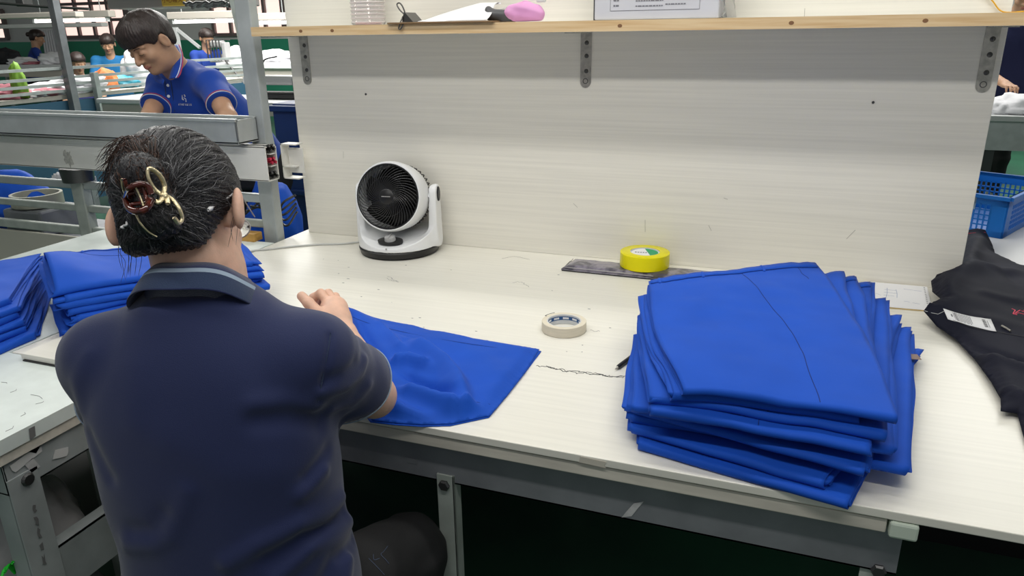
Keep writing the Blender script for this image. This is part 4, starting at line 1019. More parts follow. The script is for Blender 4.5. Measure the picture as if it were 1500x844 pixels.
# ------------------------------------------------------------------ folded trousers
def garment(label, FL, FR, BR, BL, zb, h, seed, group, pile=0, crown=0.0, bulge=0.0, sheets=3, amp=0.004, detail=False, name='folded_trousers', sag=None, spread=0.02, nu=46, open_left=0.0):
    """one pair of trousers folded in half: nested sheets, each turning round a soft fold along FL-FR"""
    FL, FR, BR, BL = [np.array(q[:2], float) for q in (FL, FR, BR, BL)]
    rr = np.random.RandomState(seed)
    L = 0.5*(np.linalg.norm(BL-FL)+np.linalg.norm(BR-FR))
    V = []; F = []; base = 0; tops = None
    nv = 44
    for j in range(sheets):
        R = h/2-0.0008-j*(h*0.36/max(1, sheets-1)) if sheets > 1 else h/2-0.0008
        off = R/L
        f0 = j*0.012+0.004*rr.rand()
        fb1 = 1-rr.uniform(0, spread)*(j > 0); fb0 = 1-rr.uniform(0.0, spread*2.2)
        prof = [(f0+off+(fb1-f0-off)*(1-i/(nv-1)), R) for i in range(nv)]
        prof += [(f0+off-off*math.sin(a), R*math.cos(a)) for a in np.linspace(0, math.pi, 9)[1:-1]]
        prof += [(f0+off+(fb0-f0-off)*(i/(nv-1)), -R) for i in range(nv)]
        ul, ur = rr.uniform(-spread, spread, 2)*(0.4+0.6*(j > 0)); ul2, ur2 = rr.uniform(-spread, spread, 2)
        K = len(prof); G = np.zeros((K, nu, 3))
        for i, (f, z) in enumerate(prof):
            w_ = 0.5-0.5*z/R; bul = bulge*math.sin(math.pi*min(1, max(0, f)))
            u = np.linspace((ul*(1-w_)+ul2*w_)-bul, 1+(ur*(1-w_)+ur2*w_)+bul, nu)
            P = ((1-u)*(1-f))[:, None]*FL+(u*(1-f))[:, None]*FR+(u*f)[:, None]*BR+((1-u)*f)[:, None]*BL
            G[i, :, :2] = P; G[i, :, 2] = z
        Q = G.reshape(-1, 3).copy(); q2 = np.c_[Q[:, :2], np.full(len(Q), pile*3.7)]; qs = np.c_[Q[:, :2], np.full(len(Q), seed*0.37)]
        q3 = np.c_[Q[:, :2], np.full(len(Q), seed*0.37+j*0.6)]
        Q[:, 0] += 0.010*vnoise(q3, (9, 9, 3), 11); Q[:, 1] += 0.010*vnoise(q3, (9, 9, 3), 12)
        Q[:, 2] = Q[:, 2]*(1+0.30*vnoise(qs, (10, 10, 3), 13)); wtop = np.repeat([0.5+0.5*z/R for f, z in prof], nu); fu = np.repeat([f for f, z in prof], nu); uu = np.tile(np.linspace(0, 1, nu), K)
        lift = amp*(2*vnoise(q2, (5, 5, 3), 14)+vnoise(q2, (14, 14, 3), 15))+0.0028*vnoise(q3, (26, 26, 3), 16)+0.0022*np.exp(-((1-fu)/0.22)**2)*np.sin(uu*60+8*vnoise(q3, (8, 8, 3), 17))*np.clip(vnoise(q3, (6, 6, 3), 18)+0.3, 0, 1)*2-crown*(np.abs(2*uu-1)**3*0.6+np.clip(1-fu*5, 0, 1)**2*0.5+np.clip((fu-0.85)*6, 0, 1)*0.4)
        if open_left and j == 0: lift = lift+open_left*wtop*np.exp(-(uu/0.20)**2)*np.sin(math.pi*np.clip(fu*1.15, 0, 1))
        if sag is not None: lift = lift+sag(Q)
        Q[:, 2] += zb+h/2+lift
        Q[:, 2] = np.maximum(Q[:, 2], np.where(Q[:, 1] > 1.058, TZ+0.0012, 0))
        G = Q.reshape(K, nu, 3)
        if j == 0: tops = G
        V.append(Q); 
        F += [(base+i*nu+k, base+i*nu+k+1, base+(i+1)*nu+k+1, base+(i+1)*nu+k) for i in range(K-1) for k in range(nu-1)]
        base += len(Q)
    t = thing(name, label, 'trousers', (*((FL+FR+BL+BR)/4), zb), group)
    o = mesh_obj('folded_cloth', np.vstack(V), F, bluec, t)
    s = o.modifiers.new('thick', 'SOLIDIFY'); s.thickness = 0.0014; s.offset = 0
    top = tops[:nv]                     # [back -> front][u]
    def at(u, f):
        i = np.clip((1-f)*(nv-1), 0, nv-1.001); k = np.clip(u*(nu-1), 0, nu-1.001); a, b = int(i), int(k); x, y = i-a, k-b
        return (top[a, b]*(1-x)*(1-y)+top[a+1, b]*x*(1-y)+top[a, b+1]*(1-x)*y+top[a+1, b+1]*x*y)
    UPv = np.array((0, 0, 0.0011))
    if detail:
        us = np.linspace(0.01, 0.99, 40)
        n = len(us); A_ = [at(u, 0.995)+UPv*1.6 for u in us]; B_ = [at(u, 0.945)+UPv*1.3 for u in us]
        Vb = np.array(A_+B_); Fb = [(i, i+1, n+i+1, n+i) for i in range(n-1)]
        wb = mesh_obj('waistband', Vb, Fb, bluec, t); wb.modifiers.new('thick', 'SOLIDIFY').thickness = 0.0016
        MB().tube([at(u, 0.944)+UPv*1.2 for u in us], 0.0006, 5).build('waist_seam', bluet, t)
        for u in detail['loops']:
            MB().tube([at(u, 1.0)+UPv*2, at(u, 0.97)+UPv*4.2, at(u, 0.935)+UPv*1.4], 0.0032, 6, flat=0.35, up=(0, 0, 1)).build('belt_loop', bluec, t)
        for (u0, u1, fa, fb) in detail['seams']:
            P = [at(u0+(u1-u0)*k+0.004*math.sin(k*9), fa+(fb-fa)*k)+UPv*0.8 for k in np.linspace(0, 1, 30)]
            MB().tube(P, 0.00075, 5).build('seam', bluet, t)
    return t, at
GR = 'folded blue trousers in the right-hand stack'
zt0 = TZ
rows = [  # bottom to top: FL, FR, BR, BL pixels and label
    ((935, 655), (1240, 742), (1336, 548), (936, 540), 'bottom pair of the right blue trouser stack, its corner overhanging the table edge'),
    ((922, 632), (1208, 714), (1346, 512), (930, 515), 'second pair from the bottom of the right blue trouser stack'),
    ((918, 612), (1334, 694), (1336, 482), (926, 500), 'wide third pair from the bottom in the right blue stack, reaching farthest right'),
    ((915, 600), (1268, 692), (1318, 462), (925, 488), 'fourth pair from the bottom in the right blue trouser stack'),
    ((925, 598), (1312, 664), (1300, 436), (925, 474), 'fifth pair from the bottom, middle of the right blue trouser stack'),
    ((955, 603), (1272, 660), (1278, 412), (929, 462), 'fourth pair from the top of the right blue trouser stack'),
    ((955, 586), (1300, 638), (1256, 404), (930, 450), 'third pair from the top of the right blue trouser stack'),
    ((985, 580), (1254, 612), (1234, 396), (932, 432), 'second pair from the top of the right blue trouser stack'),
    ((1002, 572), (1315, 610), (1196, 382), (941, 410), 'topmost pair of the right blue trouser stack, waistband towards the panel')]
N = len(rows); H = 0.0155; tone = 0
for i, (fl, fr, br, bl, lab) in enumerate(rows):
    zb = TZ+0.0008+i*0.0158; zt = zb+H
    det = None
    if i == N-1: det = dict(loops=(0.06, 0.30, 0.66), seams=((0.53, 0.66, 0.94, 0.30), (0.66, 0.655, 0.30, 0.0), (0.86, 0.88, 0.95, 0.82)))
    if i in (5, 6): det = dict(loops=(0.7,), seams=((0.5, 0.52, 0.9, 0.0),))
    zf = zb+H*0.45
    zbk = zb+H*0.7
    garment(lab, onz(*fl, zf), onz(*fr, zf), onz(*br, zbk), onz(bl[0]+9, bl[1], zbk), zb, H, 40+i*3, GR, sheets=3, amp=0.0012+0.0007*i, detail=det, spread=0.018, pile=1, crown=0.0012*i, bulge=(0.0, 0.0, 0.0, 0.0, 0.0, 0.0, 0.015, 0.03, 0.045)[i])
# a small folded care label poking out of the stack
q = onz(1337, 523, 0.79); tag(scrap(None, q, (0.012, 0.002, 0.0), (-0.002, 0.012, 0), (0, 0, 1), mat('brown_label', (0.22, 0.16, 0.14), 0.7), 'care_label'), 'small grey brown label sticking out of the right side of the blue stack', 'label')

GL = 'folded blue trousers in the left-hand stack'
Fp, Rp, Lp = np.array((-1.525, 1.135)), np.array((-1.235, 1.475)), np.array((-1.81, 1.335))
names = ['bottom', 'second from the bottom', 'third from the bottom', 'fourth from the bottom', 'fourth from the top', 'third from the top', 'second from the top', 'topmost']
for i in range(8):
    rr = np.random.RandomState(90+i)
    j1, j2, j3 = rr.normal(0, 0.008, 2), rr.normal(0, 0.008, 2), rr.normal(0, 0.008, 2)
    off = np.array((-0.004, 0.003))*i
    a = Fp+off+j1; b = Rp+off*1.5+j2; l = Lp+off*0.4+j3; br = b+(l-a)
    zb = TZ+0.0008+i*0.0162
    det = dict(loops=(0.20,), seams=((0.02, 0.98, 0.60, 0.66),)) if i == 7 else None
    garment('%s pair of the blue trouser stack behind the seated worker\'s left shoulder' % names[i] if i else 'bottom pair of the blue trouser stack behind the left shoulder, on the side table',
            a, b, br, l, zb, 0.0158, 120+i*5, GL, sheets=3, amp=0.0015+0.001*i, detail=det, spread=0.05, pile=2, crown=0.001*i, open_left=(0.048 if i == 7 else 0.012 if i > 3 else 0.004))
GF = 'folded blue trousers at the left frame edge'
P0, P1, P2, P3 = np.array((-1.62, 0.84)), np.array((-1.64, 1.125)), np.array((-1.96, 1.43)), np.array((-2.22, 1.05))
lab3 = ['bottom pair of the blue trouser stack at the left frame edge', 'second pair from the bottom of the blue stack at the left frame edge', 'third pair from the bottom of the blue stack at the left frame edge', 'third pair from the top of the blue stack at the left frame edge', 'second pair from the top of the blue stack at the left frame edge', 'topmost pair of the blue trouser stack at the left frame edge']
for i in range(6):
    rr = np.random.RandomState(190+i); jj = rr.normal(0, 0.006, (4, 2)); of = np.array((-0.012, 0.002))*i
    garment(lab3[i], P0+jj[0]+of, P1+jj[1]+of, P2+jj[2], P3+jj[3], TZ+0.0008+i*0.0172, 0.0168, 220+i*4, GF, sheets=3, amp=0.0015+0.001*i, spread=0.025, pile=3, crown=0.001*i)

# ------------------------------------------------------------------ free-lying cloth built as a height field over its own outline
def cloth(name, outline, hfun, m, parent=None, step=0.008, thick=0.0016, rim=0.0):
    """outline: list of (x, y, z); interior heights solved smoothly from the rim, then hfun adds folds"""
    B = np.array(outline, float)
    # resample the rim
    R = []
    for i in range(len(B)):
        a, b = B[i], B[(i+1) % len(B)]; n = max(1, int(np.linalg.norm(b[:2]-a[:2])/step))
        R += [a+(b-a)*k/n for k in range(n)]
    R = np.array(R); nb = len(R)
    lo, hi = R[:, :2].min(0), R[:, :2].max(0)
    xs, ys = np.meshgrid(np.arange(lo[0], hi[0], step), np.arange(lo[1], hi[1], step*0.87)); xs = xs+(np.arange(xs.shape[0]) % 2)[:, None]*step/2
    G = np.c_[xs.ravel(), ys.ravel()]
    ins = np.zeros(len(G), bool)
    for i in range(nb):
        a, b = R[i, :2], R[(i+1) % nb, :2]
        c = (a[1] > G[:, 1]) != (b[1] > G[:, 1]); ins ^= c & (G[:, 0] < (b[0]-a[0])*(G[:, 1]-a[1])/(b[1]-a[1]+1e-12)+a[0])
    G = G[ins]
    d = np.min(np.linalg.norm(G[:, None]-R[None, ::2, :2], axis=2), axis=1) if len(G)*nb < 3e7 else np.ones(len(G))
    G = G[d > step*0.45]; d = d[d > step*0.45]
    # inverse-distance heights from the rim
    D = np.linalg.norm(G[:, None]-R[None, :, :2], axis=2)+1e-4; wgt = D**-2.2; z = (wgt*R[:, 2]).sum(1)/wgt.sum(1)
    pts = [Vector(p) for p in R[:, :2]]+[Vector(p) for p in G]
    v2, e2, f2, *_ = delaunay_2d_cdt(pts, [(i, (i+1) % nb) for i in range(nb)], [], 1, 1e-6)
    P = np.array([(v[0], v[1]) for v in v2]); zz = np.concatenate([R[:, 2], z]); dd = np.concatenate([np.zeros(nb), d])
    if len(P) != len(zz):
        A_ = np.r_[R[:, :2], G]; idx = np.array([np.argmin(((A_-p)**2).sum(1)) for p in P]); zz = zz[idx]; dd = dd[idx]
    edge = np.clip(dd/0.03, 0, 1); edge = edge*edge*(3-2*edge)
    Z = zz+hfun(P)*(rim+(1-rim)*edge)
    V = np.c_[P, Z]
    o = mesh_obj(name, V, f2, m, parent)
    s = o.modifiers.new('thick', 'SOLIDIFY'); s.thickness = thick; s.offset = 0
    me = o.data
    if me.polygons[0].normal.z < 0: me.flip_normals()
    return o, BVHTree.FromPolygons([tuple(v) for v in V], [tuple(f) for f in f2])
def ridge_field(defs):
    """defs: (pixel polyline, height z for unprojection, amplitude, width left, width right)"""
    L_ = [(np.array([onz(a, b, z)[:2] for a, b in pts]), am, w1, w2) for pts, z, am, w1, w2 in defs]
    def f(P):
        out = np.zeros(len(P))
        for pl, am, w1, w2 in L_:
            best = np.full(len(P), 9.0); sg = np.zeros(len(P)); tt = np.zeros(len(P)); n = len(pl)-1
            for i in range(n):
                a, b = pl[i], pl[i+1]; dv = b-a; t = np.clip(((P-a)@dv)/dv.dot(dv), 0, 1); q = P-a-t[:, None]*dv; d = np.hypot(q[:, 0], q[:, 1])
                s_ = dv[0]*q[:, 1]-dv[1]*q[:, 0]; m_ = d < best; best[m_] = d[m_]; sg[m_] = s_[m_]; tt[m_] = (i+t[m_])/n
            w_ = np.where(sg > 0, w1, w2); out += am*np.exp(-(best/w_)**2)*np.clip(np.minimum(tt, 1-tt)*5+0.35, 0, 1)
        return out
    return f
rf0 = ridge_field([
    ([(605, 512), (632, 524), (655, 538), (672, 556), (684, 590)], 0.775, 0.020, 0.012, 0.035),
    ([(575, 540), (600, 536), (628, 542)], 0.78, 0.016, 0.014, 0.014),
    ([(590, 575), (620, 582), (650, 592), (676, 598)], 0.77, 0.016, 0.010, 0.016),
    ([(592, 556), (625, 566), (660, 582)], 0.77, -0.012, 0.010, 0.010),
    ([(684, 592), (700, 600), (716, 606)], 0.765, 0.008, 0.010, 0.012),
    ([(668, 618), (676, 606), (684, 594)], 0.765, 0.010, 0.008, 0.008),
    ([(555, 482), (575, 500), (592, 518)], 0.79, 0.007, 0.006, 0.016),
    ([(500, 470), (520, 500), (548, 524)], 0.83, 0.012, 0.014, 0.014), ([(512, 462), (540, 492), (565, 520)], 0.82, -0.008, 0.012, 0.012),
    ([(560, 590), (590, 604), (630, 614)], 0.765, 0.010, 0.014, 0.012),
    ([(640, 500), (700, 530), (740, 560)], 0.76, 0.004, 0.04, 0.04)])
def wf(P): 
    q = np.c_[P, np.zeros(len(P))]
    return 1.5*rf0(P)+0.009+0.010*vnoise(q, (9, 9, 1), 21)+0.004*vnoise(q, (24, 24, 1), 22)
def w3(px, py, z): return tuple(onz(px, py, z))
out_ = [(*onz(790, 512, 0.7535)[:2], 0.7535)]
for px, py, z in ((745, 504.5, 0.754), (700, 497, 0.755), (650, 489.5, 0.756), (610, 479, 0.763), (570, 471, 0.778), (530, 462, 0.80), (505, 451, 0.83), (486, 438, 0.87), (470, 424.5, 0.895), (462, 428, 0.895), (464, 442, 0.885), (470, 470, 0.85), (490, 520, 0.80), (520, 575, 0.768), (545, 616, 0.7535), (580, 620, 0.7535), (620, 622.5, 0.7535), (662, 621, 0.7535), (718, 609, 0.7535), (745, 577, 0.7535), (770, 545, 0.7535)):
    out_.append(w3(px, py, z))
t = thing('trousers_in_work', 'royal blue trousers spread on the table under the seated worker\'s right arm', 'trousers', (-0.65, 1.3, TZ))
o, wb = cloth('cloth_upper', out_, wf, bluec, t, 0.0065)
low = [(a+0.006*(1 if i < 3 else -0.2), b-0.004, min(c, 0.7515)) for i, (a, b, c) in enumerate(out_) if c < 0.77]
o2, _ = cloth('cloth_lower', low, lambda P: np.zeros(len(P)), bluec, t, 0.012)
def drape(pxs, z, off=0.0009, bv=None):
    P = []
    for a, b in pxs:
        d = nrm(ray(a, b)); h_ = (bv or wb).ray_cast(Vector(CAM), Vector(d))
        if h_[0] is not None: P.append(np.array(h_[0])+[0, 0, off])
    return P
P = drape([(684, 588), (700, 590), (718, 593), (738, 599)], 0.757); MB().tube(spline(P, 6), 0.0006, 5).build('seam', bluet, t)
P = drape([(500, 458), (540, 474), (600, 489), (660, 500), (720, 509), (776, 517)], 0.76); MB().tube(spline(P, 8), 0.0005, 5).build('hem_seam', bluet, t)

# ------------------------------------------------------------------ dark jacket on the right
jr = ridge_field([
    ([(1368, 440), (1400, 410), (1430, 395), (1500, 400)], 0.80, 0.012, 0.02, 0.03), ([(1400, 405), (1420, 375), (1440, 345)], 0.80, 0.010, 0.02, 0.02),
    ([(1385, 470), (1430, 500), (1480, 520), (1560, 540)], 0.79, -0.012, 0.012, 0.012), ([(1390, 482), (1435, 516), (1490, 535), (1560, 555)], 0.78, 0.010, 0.012, 0.02),
    ([(1455, 560), (1480, 575), (1510, 590)], 0.775, 0.012, 0.012, 0.012), ([(1420, 460), (1480, 470), (1540, 480)], 0.80, 0.006, 0.03, 0.03),
    ([(1430, 430), (1500, 440)], 0.80, 0.008, 0.03, 0.02), ([(1440, 380), (1500, 420)], 0.80, -0.008, 0.02, 0.02)])
def jf(P):
    q = np.c_[P, np.zeros(len(P))]
    return 0.016+jr(P)+0.014*vnoise(q, (6, 6, 1), 31)+0.007*vnoise(q, (17, 17, 1), 32)
jo = [w3(*q) for q in ((1353, 456, 0.785), (1362, 446, 0.80), (1378, 438, 0.80), (1366, 428, 0.79), (1364, 412, 0.79), (1374, 404, 0.79), (1390, 400, 0.80), (1402, 396, 0.80), (1409, 370, 0.79), (1413, 338, 0.78), (1443, 337, 0.78), (1453, 358, 0.78), (1458, 374, 0.78), (1500, 396, 0.775), (1580, 420, 0.77), (1600, 425, 0.77), (1690, 440, 0.765), (1760, 500, 0.765), (1740, 540, 0.76), (1640, 500, 0.765), (1690, 640, 0.757), (1640, 760, 0.757), (1560, 740, 0.757), (1520, 690, 0.757), (1500, 642, 0.757), (1490, 606, 0.76), (1466, 602, 0.765), (1466, 585, 0.765), (1452, 560, 0.765), (1428, 527, 0.762), (1400, 497, 0.765), (1372, 478, 0.768))]
J = thing('jacket', 'dark navy jacket with hang tag lying on the right end of the table', 'jacket', (0.55, 1.8, TZ))
o, jb = cloth('jacket_cloth', jo, jf, jacketm, J, 0.011, 0.002)
P = drape([(1413, 343), (1428, 341.5), (1443, 341)], 0.78, 0.001, jb); 
if len(P) > 1: MB().tube(np.array(P), 0.0022, 6, flat=0.4).build('red_piping', redm, J)
# raised zip line, pull and red embroidery
P = drape([(1396, 470), (1430, 482), (1465, 488), (1500, 494), (1540, 500)], 0.795, 0.0008, jb); MB().tube(spline(P, 6), 0.0016, 6).build('zip', blackcl, J)
P = drape([(1467, 479), (1474, 483), (1480, 487)], 0.80, 0.003, jb); MB().tube(P, 0.0024, 8).build('zip_pull', nickel, J)
for pts in ([(1482, 453), (1487, 455), (1484, 460), (1490, 462)], [(1487, 459), (1494, 455), (1500, 458)], [(1484, 461), (1492, 459), (1500, 461), (1508, 463)], [(1500, 455), (1504, 462)]):
    P = drape(pts, 0.81, 0.001, jb)
    if len(P) > 1: MB().tube(np.array(P), 0.0016, 6, flat=0.5).build('embroidered_mark', redm, J)
# hang tag: a bent strip of white card with printed lines
ta, tb, tc_, td = [np.array(drape([q], 0.80, 0.004, jb)[0]) for q in ((1381, 454), (1388, 470), (1459, 488), (1451, 470))]
HT = thing('hang_tag', 'white printed hang tag lying across the dark navy jacket', 'tag', (ta+tb+tc_+td)/4)
def tagp(u, v, off=0.0):
    p = (1-u)*((1-v)*ta+v*tb)+u*((1-v)*td+v*tc_); p = p+np.array((0, 0, -0.004*math.sin(math.pi*u)+off)); h_ = jb.ray_cast(Vector((p[0], p[1], 2)), Vector((0, 0, -1)))
    if h_[0] is not None: p[2] = max(p[2], h_[0][2]+0.0025+off)
    return p
nu_ = 14; V = [tagp(i/nu_, v) for i in range(nu_+1) for v in (0, 0.5, 1)]
F = [(i*3+k, i*3+k+1, i*3+k+4, i*3+k+3) for i in range(nu_) for k in (0, 1)]
tc0 = mesh_obj('tag_card', V, F, paper, HT); tc0.modifiers.new('thick', 'SOLIDIFY').thickness = 0.0005
for k, (u0, v0, v1, wd) in enumerate([(0.14, .38, .60, .0016), (0.20, .12, .86, .0006), (0.235, .10, .92, .0011), (0.27, .08, .92, .0007), (0.31, .1, .9, .0006), (0.345, .1, .85, .0006), (0.38, .1, .92, .0006), (0.415, .1, .8, .0006), (0.45, .1, .9, .0006), (0.485, .1, .85, .0006), (0.52, .1, .9, .0006), (0.555, .1, .75, .0006)]):
    MB().tube([tagp(u0, v, 0.0009) for v in np.linspace(v0, v1, 6)], wd, 5, flat=0.3).build('printed_line', greyink, HT)
for k in range(11):
    v = 0.18+0.06*k; MB().tube([tagp(0.80, v, 0.0009), tagp(0.87, v, 0.0009)], 0.0004+0.0005*(k*7 % 3 == 0), 5, flat=0.3).build('barcode_bar', ink, HT)
MB().tube([tagp(0.90, 0.2, 0.0009), tagp(0.90, 0.8, 0.0009)], 0.0005, 5, flat=0.3).build('printed_line', greyink, HT)
P = [tagp(0.0, 0.3, 0.001)]+drape([(1374, 461), (1364, 459), (1354, 456)], 0.79, 0.0012, jb); MB().tube(P, 0.0006, 5).build('tag_string', mat('white_string', (0.6, 0.6, 0.6), 0.6), HT)

# ------------------------------------------------------------------ tape rolls, slab, pen, paper
def text_arc(parent, c, r, z, zsize, a0, n, m, name):
    for i in range(n):
        a = a0+i*0.075
        ctr = np.array((c[0]+r*math.cos(a), c[1]+r*math.sin(a), z)); MB().box((-0.0013, -0.0002, -zsize/2), (0.0013, 0.0002, zsize/2), mat=frame((-math.sin(a), math.cos(a), 0), (math.cos(a), math.sin(a), 0), (0, 0, 1), ctr)).build(name, m, parent)
mc = (onz(792, 483)+onz(861, 483))/2; mc = np.array((mc[0], onz(828, 497)[1]+0.053, TZ+0.0004)); R = 0.053
t = thing('masking_tape', 'cream masking tape roll with blue printed core on the table', 'tape roll', mc)
MB().lathe([(0.041, 0), (R-0.001, 0), (R, 0.001), (R, 0.023), (R-0.001, 0.024), (0.041, 0.024)], 56, mat=frame((1, 0, 0), (0, 1, 0), (0, 0, 1), mc), close=True).build('tape_winding', mat('cream_crepe', (0.72, 0.66, 0.53), 0.65, var=0.04, vscale=(30, 30, 400)), t, 40)
MB().lathe([(0.0385, 0.0002), (0.0408, 0.0002), (0.0408, 0.0238), (0.0385, 0.0238)], 56, mat=frame((1, 0, 0), (0, 1, 0), (0, 0, 1), mc), close=True).build('paper_core', mat('core_board', (0.62, 0.63, 0.64), 0.7), t, 40)
MB().lathe([(0.0383, 0.010), (0.0384, 0.010), (0.0384, 0.0195), (0.0383, 0.0195)], 56, mat=frame((1, 0, 0), (0, 1, 0), (0, 0, 1), mc), close=True).build('blue_band', mat('print_blue', (0.02, 0.09, 0.25), 0.5), t, 40)
for g_ in range(6): text_arc(t, mc, 0.0381, mc[2]+0.0147, 0.0048, 0.35+g_*0.62, 5, paper, 'band_mark')
P = [mc+np.array((R*math.cos(a), R*math.sin(a), 0.025)) for a in np.linspace(2.3, 2.9, 6)]+[mc+np.array((-0.047, 0.012, 0.0252))]
MB().tube(P, 0.0006, 5).build('stray_fibre', ink, t)

sa, sb, sc, sd = onz(822, 393, 0.759), onz(840, 369, 0.765), onz(1062, 389, 0.765), onz(1050, 405, 0.759)
xv = nrm(np.array((sc-sb)[:2].tolist()+[0])); yv = np.array((-xv[1], xv[0], 0)); Ls = 0.455; Wd = 0.105
so = np.array((sa[0], sa[1], TZ))
slabm = mat('grey_violet_plastic_wrap', (0.24, 0.22, 0.28), 0.28, col2=(0.06, 0.055, 0.085), vscale=(24, 24, 24), thr=(0.42, 0.55), coat=0.6, bump=0.5, bscale=55)
t = thing('wrapped_strip', 'grey violet strip in crumpled plastic lying under the yellow tape roll', 'strip', so+xv*Ls/2+yv*Wd/2)
nx, ny = 60, 14; V = []; 
for s_ in (1, 0):
    for i in range(nx+1):
        for j in range(ny+1):
            u, v = i/nx, j/ny; e = min(u, 1-u, v*0.3, (1-v)*0.3)*20; e = min(1, e); p = so+xv*(u*Ls+0.008*math.sin(v*2))+yv*(v*Wd)
            q = np.array([[p[0], p[1], 0]]); h_ = 0.0105*e**0.5+0.004*float(vnoise(q, (40, 40, 1), 41)[0])*e
            V.append(p+np.array((0, 0, 0.0045+(0.003+max(0.0, h_) if s_ else 0.0)-(0.003 if v > 0.6 else 0.0)*1)))
n1 = (nx+1)*(ny+1); F = []
for i in range(nx):
    for j in range(ny):
        a = i*(ny+1)+j; F.append((a, a+ny+1, a+ny+2, a+1)); F.append((n1+a, n1+a+1, n1+a+ny+2, n1+a+ny+1))
for i in range(nx):
    for j in (0, ny): a = i*(ny+1)+j; b = a+ny+1; F.append((a, b, n1+b, n1+a))
for j in range(ny):
    for i in (0, nx): a = i*(ny+1)+j; F.append((a, a+1, n1+a+1, n1+a))
mesh_obj('wrapped_board', V, F, slabm, t)
for (u0, v0, u1, v1) in ((0.02, 0.05, 0.6, 0.03), (0.03, 0.08, 0.02, 0.9)):
    MB().tube([so+xv*u*Ls+yv*v*Wd+np.array((0, 0, 0.0115)) for u, v in ((u0+(u1-u0)*k, v0+(v1-v0)*k) for k in np.linspace(0, 1, 8))], 0.0012, 6).build('film_edge', mat('film', (0.45, 0.43, 0.42), 0.25), t, True)
MB().box((0, 0.004, 0), (Ls*0.98, Wd*0.9, 0.0042), mat=frame(xv, yv, (0, 0, 1), so)).build('gap_shade', black_pl, t)  # black slab standing in for the shade in the gap under the strip

yb = onz(937, 399, TZ+0.018); yR = 0.072; yc = np.array((yb[0], yb[1]+yR, TZ+0.0175)); yh = 0.043
yellow_t = mat('yellow_packing_tape', (0.80, 0.72, 0.0), 0.25, spec=0.3)
t = thing('packing_tape', 'fat glossy yellow packing tape roll on the grey violet strip', 'tape roll', yc)
my = frame((1, 0, 0), (0, 1, 0), (0, 0, 1), yc)
MB().lathe([(0.043, 0), (yR-0.002, 0), (yR, 0.0015), (yR, yh-0.0015), (yR-0.002, yh), (0.043, yh)], 64, mat=my, close=True).build('tape_winding', yellow_t, t, 40)
MB().lathe([(0.0405, 0.0005), (0.0428, 0.0005), (0.0428, yh-0.001), (0.0405, yh-0.001)], 56, mat=my, close=True).build('paper_core', mat('core_board', (0.62, 0.63, 0.64), 0.7), t, 40)
zl = yh-0.004
MB().lathe([(0, zl-0.0006), (0.0404, zl-0.0006), (0.0404, zl), (0, zl)], 56, mat=my).build('core_label', paper, t, 40)
ang = np.linspace(-0.95, 1.75, 24); dirn = (math.cos(0.4), math.sin(0.4))
MB().prism([(0.0385*math.cos(a), 0.0385*math.sin(a)) for a in ang], zl+0.0001, zl+0.0005, mat=my).build('green_segment', mat('print_green', (0.01, 0.33, 0.14), 0.5), t)
for k in range(5):
    MB().box((-0.029+k*0.0075, 0.0-0.0035, zl+0.0001), (-0.029+k*0.0075+0.005, 0.0035, zl+0.0005), mat=my @ np.array(Matrix.Rotation(0.10, 4, 'Z'))).build('label_mark', greyink, t)

pa, pb = onz(901, 541, TZ+0.005), onz(945, 508, TZ+0.0058); pdv = nrm(pb-pa)
t = thing('pen', 'black ballpoint pen half under the right blue stack', 'pen', (pa+pb)/2)
MB().tube([pa+pdv*s for s in (0.010, 0.014, 0.03, 0.09, 0.135)], [0.003, 0.0046, 0.0048, 0.0048, 0.0045], 14).build('barrel', black_pl, t, True)
MB().tube([pa, pa+pdv*0.004, pa+pdv*0.0105], [0.0006, 0.0012, 0.003], 12).build('tip', nickel, t, True)

cor = [onz(1268, 410, TZ+0.0045), onz(1358, 420, TZ+0.0045), onz(1366, 455, TZ+0.0045), onz(1258, 446, TZ+0.0045)]
cor = [np.array((c[0], min(c[1], 2.165), c[2])) for c in cor]
t = thing('note_pad', 'white sketch paper pad lying against the foot of the cream panel', 'paper', sum(cor)/4)
def slab_poly(name, P, z0, z1, m, parent):
    P = np.array(P); n = len(P); V = np.vstack([np.c_[P[:, :2], np.full(n, z0)], np.c_[P[:, :2], np.full(n, z1)]])
    return mesh_obj(name, V, [tuple(reversed(range(n))), tuple(range(n, 2*n))]+[(i, (i+1) % n, n+(i+1) % n, n+i) for i in range(n)], m, parent, False)
slab_poly('pad_base', cor[::-1], TZ+0.0006, TZ+0.0036, mat('yellow_pad', (0.62, 0.46, 0.20), 0.7), t)
slab_poly('top_sheet', cor[::-1], TZ+0.0038, TZ+0.0046, paper, t)
pt = lambda u, v: (1-u)*((1-v)*cor[0]+v*cor[3])+u*((1-v)*cor[1]+v*cor[2])+np.array((0, 0, 0.0004))
for k in range(12): c = pt(0.95, 0.06+0.075*k); MB().lathe([(0, 0), (0.002, 0), (0.002, 0.0003), (0, 0.0003)], 8, mat=frame((1, 0, 0), (0, 1, 0), (0, 0, 1), c)).build('punch_hole', greyink, t)
skm = mat('blue_pencil', (0.22, 0.30, 0.50), 0.7)
for (u0, v0, u1, v1) in ((0.32, 0.3, 0.5, 0.3), (0.32, 0.42, 0.52, 0.42), (0.32, 0.54, 0.48, 0.55), (0.36, 0.22, 0.36, 0.66), (0.5, 0.26, 0.52, 0.6), (0.62, 0.72, 0.70, 0.74), (0.74, 0.76, 0.84, 0.79), (0.2, 0.5, 0.28, 0.56), (0.62, 0.2, 0.9, 0.24)):
    MB().tube([pt(u0, v0), pt((u0+u1)/2+0.01, (v0+v1)/2), pt(u1, v1)], 0.0005, 5, flat=0.3).build('pencil_line', skm, t)

